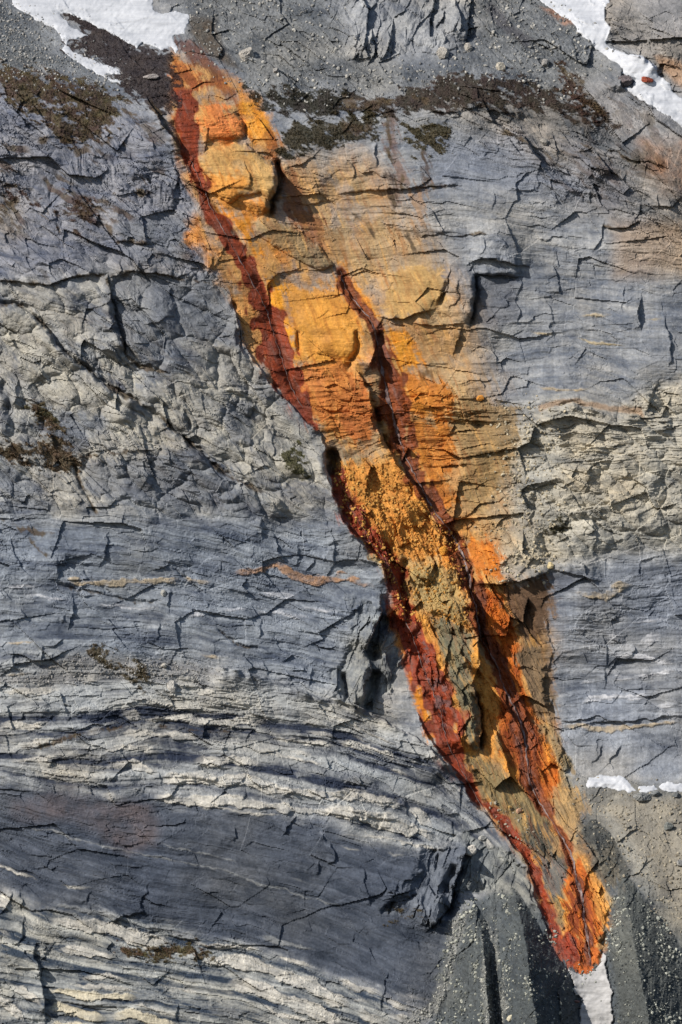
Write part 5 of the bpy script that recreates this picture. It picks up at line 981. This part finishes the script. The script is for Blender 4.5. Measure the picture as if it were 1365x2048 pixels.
for (sl, m, q) in pale_id:
    cxm, cym = np.mean([p[0] for p in q]), np.mean([p[1] for p in q])
    j = int((cym - Y0) / (Y1 - Y0) * (NY - 1)); i = int((cxm - X0) / (X1 - X0) * (NX - 1))
    par = int(ID[j, i])
    while PIECES[par][1] is not None: par = PIECES[par][1]
    sub = ID[sl]
    tops = np.array([k if PIECES[k][1] is None else (PIECES[k][1]) for k in range(len(PIECES))])
    m2 = m & (tops[sub] == par)
    if m2.sum() < 60: continue
    PIECES.append(("pale_bed", par, None, None, None, MAT_ROCK)); sub[m2] = len(PIECES) - 1
for q, lab in ((RED_L1, "wet dark red bed of the upper left stream"), (RED_L2, "wet dark red bed of the lower left stream"), (RED_R, "wet rust-brown bed of the right stream")):
    m = (brush(0, q, 3) * free > .5)
    piece("red_stream_bed", 0, m, lab, mat=MAT_WET)

P = world_xyz(PX, PY, H).reshape(-1, 3)
C = col.reshape(-1, 3)
jj, ii = np.meshgrid(np.arange(NY - 1), np.arange(NX - 1), indexing='ij')
v00 = (jj * NX + ii).reshape(-1)
QUADS = np.stack([v00, v00 + NX, v00 + NX + 1, v00 + 1], -1)
fid = ID[:-1, :-1].reshape(-1)
order = np.argsort(fid, kind='stable'); bounds = np.searchsorted(fid[order], np.arange(len(PIECES) + 1))
OBJ = {}
for k, (name, par, lab, cat, kind, mat) in enumerate(PIECES):
    fs = QUADS[order[bounds[k]:bounds[k + 1]]]
    if len(fs) == 0: continue
    uq, inv = np.unique(fs, return_inverse=True)
    OBJ[k] = link(name, mesh_from(name, P[uq], inv.reshape(-1, 4), C[uq], mat), None if par is None else OBJ[par], lab, cat, None, kind)

# ------------------------------------------------------------------ the mountainside goes on around the part in view
HB = blur(H, 6, 3)
ox, oy = np.meshgrid(np.linspace(-1300, 2700, 200).astype(F), np.linspace(-900, 2900, 200).astype(F))
cxx = np.clip(ox, X0 + 8, X1 - 8); cyy = np.clip(oy, Y0 + 8, Y1 - 8)
far = np.clip(np.hypot(ox - cxx, oy - cyy) / 200, 0, 1)
oh = sample(HB, cxx, cyy) - 9 - 22 * (1 - far) * 0 + far * (40 * fbm(ox / 260, oy / 200, 31, 4) + 14 * facets(ox / 120, oy / 60, 33, 3)[0])
oh += np.where(oy < Y0, (oy - Y0) * 1.1, 0) + np.where(oy > Y1, (oy - Y1) * .5, 0)
ov = world_xyz(ox, oy, oh).reshape(-1, 3)
oj, oi = np.meshgrid(np.arange(199), np.arange(199), indexing='ij')
of = np.stack([oj * 200 + oi, (oj + 1) * 200 + oi, (oj + 1) * 200 + oi + 1, oj * 200 + oi + 1], -1).reshape(-1, 4)
inside = ((ox > X0 + 30) & (ox < X1 - 30) & (oy > Y0 + 30) & (oy < Y1 - 30)).reshape(-1)
of = of[~inside[of].all(1)]
uq, inv = np.unique(of, return_inverse=True)
oc = alb((112, 115, 120))[None] * (1 + .5 * fbm(ox / 200, oy / 60, 35, 5, .6)).reshape(-1, 1)
link("mountainside", mesh_from("mountainside", ov[uq], inv.reshape(-1, 4), np.clip(oc[uq], .01, .9).astype(F), MAT_ROCK), None, "grey mountainside carrying on beyond the edges of the picture", "mountainside", None, "structure")

# ------------------------------------------------------------------ snow
def snow(label, pts, mat, thick, tile, wob=1.0):
    sl, sd = poly_sd(T(tile, pts), 6, PX + 4 * n3 * wob + 3 * n1, PY + 4 * n4 * wob + 1.5 * fbm(PX / 4, PY / 4, 852, 2))
    h = HB[sl] + thick * np.clip(sd / 10, -.6, 1) + 2.4 * fbm(PX[sl] / 40, PY[sl] / 16, 851, 3) + 1.0 * fbm((PX[sl] - PY[sl]) / 26, (PX[sl] + PY[sl]) / 5, 853, 3) + .5 * fbm(PX[sl] / 7, PY[sl] / 6, 854, 2)
    h = np.where(sd > 3, np.maximum(h, H[sl] + 1.2 + np.clip(sd * .1, 0, 2)), np.where(sd > 0, np.maximum(h, H[sl] + .4 * sd), H[sl] - 3))
    ny, nx = sd.shape
    keep = sd > -2.5
    a, b = np.meshgrid(np.arange(ny - 1), np.arange(nx - 1), indexing='ij')
    f = np.stack([a * nx + b, (a + 1) * nx + b, (a + 1) * nx + b + 1, a * nx + b + 1], -1).reshape(-1, 4)
    kf = keep.reshape(-1)[f].all(1)
    f = f[kf]; uq, inv = np.unique(f, return_inverse=True)
    v = world_xyz(PX[sl], PY[sl], h).reshape(-1, 3)[uq]
    link("snow_patch", mesh_from("snow_patch", v, inv.reshape(-1, 4), None, mat, True), None, label, "snow", "snow patches on the mountainside", "thing")


snow("large white snowfield with a thin lower tongue in the top left", [(20, -240), (40, 0), (60, 25), (100, 42), (150, 72), (200, 97), (235, 128), (250, 165), (235, 185), (290, 232), (350, 267), (420, 302), (485, 332), (482, 312), (428, 297), (425, 284), (482, 292), (476, 270), (420, 250), (350, 222), (280, 190), (258, 170), (265, 148), (300, 140), (350, 135), (300, 110), (262, 85), (235, 50), (255, 40), (300, 55), (350, 80), (430, 115), (520, 165), (543, 178), (560, 160), (640, 187), (680, 180), (706, 206), (710, 190), (690, 130), (735, 120), (755, 65), (750, 45), (700, 28), (640, 40), (614, 25), (612, 0), (560, -240)], MAT_SNOW, 3, 1)
snow("long white snow gully slanting down the top right corner", [(560, -240), (800, -10), (860, 35), (900, 57), (945, 97), (940, 112), (1000, 157), (1060, 212), (1130, 262), (1125, 287), (1180, 302), (1170, 342), (1135, 337), (1160, 367), (1250, 422), (1330, 472), (1365, 507), (1480, 620), (1480, 480), (1365, 385), (1330, 365), (1320, 330), (1270, 285), (1265, 250), (1200, 215), (1130, 200), (1085, 180), (1070, 160), (1085, 100), (1060, 70), (1060, 20), (1080, -10), (1000, -240)], MAT_SNOW, 3.5, 2)
snow("largest of the small snow lumps on the right ledge, leftmost", [(975, 62), (990, 36), (1040, 30), (1112, 27), (1152, 55), (1178, 90), (1130, 92), (1060, 77), (985, 80)], MAT_SNOW, 6, 8)
snow("small middle snow lump on the right ledge", [(1183, 72), (1240, 62), (1264, 80), (1230, 98), (1188, 96)], MAT_SNOW, 5, 8)
snow("snow lump on the right ledge cut by the picture edge", [(1264, 72), (1290, 52), (1365, 62), (1450, 66), (1450, 92), (1280, 92)], MAT_SNOW, 5, 8)
snow("grey dirty snow tongue at the foot of the red streams", [(898, 797), (960, 815), (985, 812), (1030, 762), (1040, 722), (1053, 740), (1050, 800), (1068, 870), (1076, 1025), (1080, 1280), (970, 1280), (952, 1025), (945, 950), (962, 912), (930, 890), (924, 840)], MAT_DIRTY, 4, 8)


# ------------------------------------------------------------------ streams: thin sheets of water that follow the bed
def stream(label, pts, thin=.8, group="streams down the orange stain"):
    p = np.array(pts, F)
    seg = np.hypot(np.diff(p[:, 0]), np.diff(p[:, 1])); cum = np.concatenate([[0], np.cumsum(seg)])
    n = int(cum[-1] / 3); t = np.linspace(0, cum[-1], n)
    x = np.interp(t, cum, p[:, 0]); y = np.interp(t, cum, p[:, 1]); w = np.interp(t, cum, p[:, 2])
    x = x + 3.0 * fbm(t / 26, t * 0, 861, 3) + 1.5 * vnoise(t / 7, t * 0 + 3, 862); w = w * (.75 + .7 * vnoise(t / 15, t * 0 + 9, 863))
    w = np.maximum(w * thin, .35)
    m = 5
    offs = np.linspace(-1, 1, m)
    dx = np.gradient(x); dy = np.gradient(y); ln = np.hypot(dx, dy); nxv, nyv = -dy / ln, dx / ln
    gxv = x[:, None] + offs * (w * nxv)[:, None]; gyv = y[:, None] + offs * (w * nyv)[:, None]
    h = np.maximum(sample(H, gxv, gyv), sample(HB, gxv, gyv) * .3 + sample(H, gxv, gyv) * .7) + .9 * (1 - offs ** 2) + .5
    v = world_xyz(gxv, gyv, h).reshape(-1, 3)
    a, b = np.meshgrid(np.arange(n - 1), np.arange(m - 1), indexing='ij')
    f = np.stack([a * m + b, (a + 1) * m + b, (a + 1) * m + b + 1, a * m + b + 1], -1).reshape(-1, 4)
    link("stream", mesh_from("stream", v, f, None, MAT_WATER, True), None, label, "stream", group, "thing")


stream("thin pale water thread of the right stream in its rust bed", [(680, 540, 1.2), (690, 575, 1.8), (712, 605, 1.6), (738, 632, 2.2), (750, 660, 1.6), (760, 710, 2.5), (775, 780, 4), (790, 850, 4), (815, 920, 3), (840, 970, 2), (875, 1030, 1.8), (905, 1070, 2), (925, 1110, 2.4), (940, 1160, 2.4), (955, 1230, 2.2), (965, 1280, 2), (990, 1320, 1.8), (1003, 1360, 2), (1018, 1390, 2.2), (1040, 1440, 2), (1050, 1480, 2.2), (1056, 1550, 2), (1075, 1600, 1.6), (1110, 1650, 1.4), (1135, 1690, 2.2), (1150, 1740, 3), (1163, 1800, 3.6), (1172, 1870, 2.6), (1176, 1925, 1.6)])
stream("thin dark water thread in the upper left red channel", [(380, 318, 1.2), (405, 375, 2), (430, 430, 1.6), (470, 500, 2.2), (505, 560, 2), (535, 625, 2), (555, 690, 2), (575, 755, 1.6), (605, 815, 1.2)], .5)
stream("thin water thread in the lower left red channel", [(690, 1000, .8), (740, 1080, 1), (795, 1160, 1.2), (815, 1245, 1.6), (845, 1330, 1.8), (880, 1420, 1.8), (900, 1500, 1.4), (960, 1608, 1), (1060, 1725, 1)], .5)

# ------------------------------------------------------------------ stones
PHI = (1 + 5 ** .5) / 2
ICO_V = np.array([(-1, PHI, 0), (1, PHI, 0), (-1, -PHI, 0), (1, -PHI, 0), (0, -1, PHI), (0, 1, PHI), (0, -1, -PHI), (0, 1, -PHI), (PHI, 0, -1), (PHI, 0, 1), (-PHI, 0, -1), (-PHI, 0, 1)], F) / F(math.hypot(1, PHI))
ICO_F = np.array([(0, 11, 5), (0, 5, 1), (0, 1, 7), (0, 7, 10), (0, 10, 11), (1, 5, 9), (5, 11, 4), (11, 10, 2), (10, 7, 6), (7, 1, 8), (3, 9, 4), (3, 4, 2), (3, 2, 6), (3, 6, 8), (3, 8, 9), (4, 9, 5), (2, 4, 11), (6, 2, 10), (8, 6, 7), (9, 8, 1)])


def scatter(weight, n):
    w = weight.reshape(-1).astype(np.float64); w = np.clip(w, 0, None)
    if w.sum() <= 0: return np.zeros(0), np.zeros(0)
    idx = rng.choice(len(w), n, p=w / w.sum())
    return gx[idx % NX] + rng.uniform(-1, 1, n) * 1.0, gy[idx // NX] + rng.uniform(-1, 1, n) * 1.0


def stones(name, label, weight, n, smin, smax, c0, c1, power=3.0, cat="stones"):
    x, y = scatter(weight, n)
    n = len(x)
    s = smin + (smax - smin) * rng.random(n) ** power
    ctr = world_xyz(x, y, sample(H, x, y) + s * .25)
    jit = ICO_V[None] * (1 + .32 * rng.uniform(-1, 1, (n, 12, 1)))
    A = rng.normal(size=(n, 3, 3)); Q, _ = np.linalg.qr(A)
    sc3 = (s[:, None] * np.stack([rng.uniform(.8, 1.4, n), rng.uniform(.7, 1.1, n), rng.uniform(.55, .9, n)], 1)) * M_PER_PX
    v = np.einsum('nij,nkj->nki', Q, jit * sc3[:, None, :]) + ctr[:, None, :]
    f = ICO_F[None] + (np.arange(n) * 12)[:, None, None]
    t = rng.random((n, 1)); c = alb(c0) + (alb(c1) - alb(c0)) * t
    cc = np.repeat(c[:, None, :], 12, 1).reshape(-1, 3)
    link(name, mesh_from(name, v.reshape(-1, 3), f.reshape(-1, 3), cc, MAT_STONE), None, label, cat, None, "stuff")


stones("scree_stones", "loose grey stones strewn over the top left scree", wts['scree'] * (PX > -20), 1500, .8, 3.2, (110, 112, 114), (186, 184, 180))
stones("scree_stones", "loose grey stones strewn over the wide top scree", wts['scree2'], 3200, .8, 4.2, (110, 112, 114), (190, 188, 182))
clump = sstep(-.1, .5, fbm(PX / 22, PY / 34, 871, 3))
stones("gravel_stones", "pale stones dotted over the dark gravel ridges and cones at lower right", (np.clip(vA + vB + vC, 0, 1) * .25 + wts['gravel'] * .5) * (.05 + clump ** 2.5) * (PY > 1760) * (1 - np.clip(inner * 2, 0, 1)), 7000, .45, 4.2, (104, 108, 104), (200, 202, 190), 5.0)
stones("gravel_grit", "dark grit and small rubble covering the gravel ridges and cones at lower right", (sstep(.02, .1, vA + vB + vC + vD) + wts['gravel'] * .6) * (PY > 1640) * (1 - np.clip(inner * 2, 0, 1)), 7000, .6, 3.0, (58, 64, 68), (116, 120, 118), 3.0)
stones("gully_stones", "light rubble running down the gullies between the gravel ridges", brush(8, [(585, 600, 9), (592, 760, 15), (606, 900, 20), (620, 1060, 28)], 6) + sp(8, [(420, 620), (470, 580), (490, 600), (450, 760), (430, 860), (380, 960), (300, 1024), (200, 1024), (360, 920), (430, 780)], 6), 1500, .7, 2.6, (130, 132, 130), (196, 196, 188))
stones("talus_stones", "beige stones on the rubble bench at right", wts['tan'] + .6 * sp(8, [(560, 120), (700, 160), (820, 280), (780, 330), (700, 290), (620, 230)], 8), 1500, .8, 3.6, (130, 122, 108), (186, 178, 160))
stones("fan_stones", "small grey stones on the scree fan mid left", sp(5, [(300, 560), (460, 570), (620, 600), (880, 620), (880, 660), (600, 680), (420, 660), (200, 700), (0, 680), (0, 655), (160, 640)], 14), 900, .7, 2.4, (120, 120, 120), (180, 178, 174))
stones("rubble_stones", "ochre rubble heaped between the two streams", wts['rubble'] * (PY < 1250) + sp(4, [(0, 800), (110, 830), (230, 900), (330, 1024), (60, 1024), (0, 960)], 8), 1500, 1, 4.2, (176, 122, 58), (212, 164, 90))
stones("rubble_stones", "broken cream stones lying on the right crumbling rock", wts['cream'] * sstep(1150, 1050, PX), 900, 1, 4, (150, 140, 120), (206, 194, 168))

# ------------------------------------------------------------------ low plants
for (kind, c, c2, lab, tl, p, thr), m in zip(VEG, veg_masks):
    n = int(np.clip(m.sum() * .7, 150, 2800))
    x, y = scatter(m, n)
    s = rng.uniform(.9, 2.3, n)
    ctr = world_xyz(x, y, sample(H, x, y) + s * .15)
    k = 5
    d = rng.normal(size=(n, k, 3)); d[..., 1] -= .6; d[..., 2] += .9; d /= np.linalg.norm(d, axis=-1, keepdims=True)
    sd_ = np.cross(d, rng.normal(size=(n, k, 3))); sd_ /= np.linalg.norm(sd_, axis=-1, keepdims=True)
    ln = (s[:, None, None] * rng.uniform(.5, 1.1, (n, k, 1))) * M_PER_PX
    base = ctr[:, None, :] + rng.normal(size=(n, k, 3)) * (s[:, None, None] * .35 * M_PER_PX)
    a = base; b = base + d * ln * .55 + sd_ * ln * .32; cc_ = base + d * ln; e = base + d * ln * .55 - sd_ * ln * .32
    v = np.stack([a, b, cc_, e], 2).reshape(-1, 3)
    f = np.arange(n * k * 4).reshape(-1, 4)
    t = rng.random((n, 1)); cl = (alb(c) + (alb(c2) - alb(c)) * t) * rng.uniform(.5, 1.1, (n, 1))
    cols = np.repeat(cl[:, None, :], k * 4, 1).reshape(-1, 3)
    link(kind, mesh_from(kind, v, f, cols, MAT_LEAF), None, lab, kind, None, "stuff")


# ------------------------------------------------------------------ boulders, each one a thing
def boulder(name, label, px, py, rx, ry, rz, c, seed, cat="boulder", cuts=9, tilt=0.0, group=None, lift=.35):
    r = np.random.default_rng(seed)
    v = ICO_V.astype(np.float64); f = ICO_F
    for _ in range(3):
        cache = {}; vl = list(map(tuple, v)); nf = []
        def mid(a, b):
            key = (min(a, b), max(a, b))
            if key not in cache:
                q = np.array(vl[a]) + np.array(vl[b]); vl.append(tuple(q / np.linalg.norm(q))); cache[key] = len(vl) - 1
            return cache[key]
        for a, b, d in f:
            x, y, z = mid(a, b), mid(b, d), mid(d, a); nf += [(a, x, z), (b, y, x), (d, z, y), (x, y, z)]
        v = np.array(vl); f = np.array(nf)
    for _ in range(cuts):
        n = r.normal(size=3); n /= np.linalg.norm(n); o = r.uniform(.55, .85)
        d = v @ n; v = v - np.maximum(d - o, 0)[:, None] * n
    v += .035 * r.normal(size=v.shape)
    v = v * np.array([rx, ry, rz]) * M_PER_PX
    ca, sa = math.cos(tilt), math.sin(tilt)
    v = np.stack([v[:, 0] * ca - v[:, 2] * sa, v[:, 1], v[:, 0] * sa + v[:, 2] * ca], 1)
    h = float(sample(HB, px, py))
    ctr = world_xyz(np.array(px, F), np.array(py, F), np.array(max(h, float(sample(H, px, py))) + ry * lift, F))
    base = alb(c)
    cols = base[None] * (1 + .22 * r.uniform(-1, 1, (len(v), 1)) + .12 * np.sin(v[:, 2:3] * 9 / max(rz * M_PER_PX, .1)))
    o = link(name, mesh_from(name, v.astype(F), f, np.clip(cols, .01, .9).astype(F), MAT_STONE), None, label, cat, group, "thing")
    o.location = [float(q) for q in ctr]


BO = [
    ("boulder", "big square grey boulder alone on the scree right of the snowfield", 495, 105, 18, 16, 19, (170, 166, 160), .05),
    ("boulder", "small pale boulder on the scree below right of the big square boulder", 552, 136, 8, 8, 8, (156, 154, 152), 0),
    ("boulder", "pointed pale boulder at the right foot of the top outcrop", 887, 103, 13, 10, 15, (176, 172, 166), .3),
    ("boulder", "rounded boulder just right of the pointed one below the outcrop", 938, 90, 10, 9, 10, (166, 162, 156), 0),
    ("boulder", "pale upright boulder in the middle of the scree above the heather", 1004, 129, 10, 9, 12, (182, 176, 164), .1),
    ("boulder", "grey boulder on the scree edge nearest the snow gully", 1093, 122, 10, 9, 9, (152, 150, 148), .2),
    ("rock_slab", "flat pale slab among the dark heather under the snowfield", 300, 150, 16, 8, 7, (156, 150, 148), .1),
    ("boulder", "red-brown boulder poking out of the upper right snow gully", 1296, 156, 14, 11, 7, (150, 78, 60), -.1),
    ("boulder", "dark jagged rock jutting into the edge of the upper right snow", 1252, 158, 16, 14, 12, (112, 104, 106), .1),
    ("boulder", "white block standing at the dark corner above the gravel ridges", 940, 1698, 13, 10, 12, (206, 202, 194), .1),
    ("boulder", "dark boulder with a strong shadow on the right rubble bench", 1335, 1651, 11, 10, 9, (120, 124, 122), 0),
    ("boulder", "small grey boulder alone in the middle of the rubble bench", 1254, 1651, 6, 6, 5, (150, 146, 136), 0),
    ("boulder", "grey block directly under the leftmost snow lump", 1284, 1593, 20, 14, 11, (132, 134, 134), .15),
    ("boulder", "grey block under the gap between the middle and right snow lumps", 1310, 1587, 10, 9, 7, (124, 128, 130), 0),
    ("boulder", "dark block under the snow lump at the picture edge", 1352, 1589, 9, 8, 6, (112, 116, 118), 0),
    ("boulder", "yellowish pale boulder low on the tall gravel ridge", 1018, 2028, 8, 7, 7, (206, 200, 178), 0),
    ("boulder", "pinkish stone in the brown ground between the two lower streams", 1038, 1621, 6, 6, 7, (196, 158, 132), .2),
    ("boulder", "ochre stone left of the pinkish one between the lower streams", 1020, 1614, 5, 5, 4, (196, 160, 100), 0),
    ("boulder", "single orange block stuck on the stained wall right of the streams", 962, 797, 8, 6, 7, (214, 146, 66), .3),
    ("boulder", "small pale block on the lip of the ledge under the cream rock", 1101, 1132, 7, 6, 8, (206, 190, 150), .2),
    ("boulder", "round ochre knob on top of the rib between the streams", 887, 1102, 9, 9, 10, (216, 152, 62), 0),
    ("boulder", "pale broken block on the slanting beds above the grey wall", 1091, 281, 9, 7, 9, (160, 156, 150), .4),
    ("boulder", "pale pointed rock on the beds below the small scree fan", 345, 1375, 10, 9, 15, (178, 176, 172), .1),
    ("boulder", "white round boulder left of the pale pointed rock", 328, 1330, 7, 7, 6, (190, 186, 178), 0),
    ("boulder", "small pale boulder perched on the blue-grey thin-bedded rock at left", 328, 1186, 6, 6, 8, (176, 176, 172), 0),
    ("boulder", "pale block at the top edge of the right talus by the picture edge", 1357, 1724, 9, 8, 9, (166, 164, 160), .2),
    ("boulder", "dark pebble-like rock on the lower snow tongue", 1151, 1996, 7, 5, 3, (120, 96, 96), -.2),
    ("boulder", "pale angular block in the talus under the dark corner", 964, 1675, 8, 7, 6, (172, 172, 168), .2),
    ("boulder", "small grey boulder at the left end of the rubble bench beside the dark mound", 1190, 1652, 5, 5, 4, (140, 138, 130), 0),
]
for k, (nm, lb, x, y, rx, ry, rz, c, tl) in enumerate(BO):
    boulder(nm, lb, x, y, rx, ry, rz, c, 1000 + k, "slab" if nm == "rock_slab" else "boulder", 9, tl)
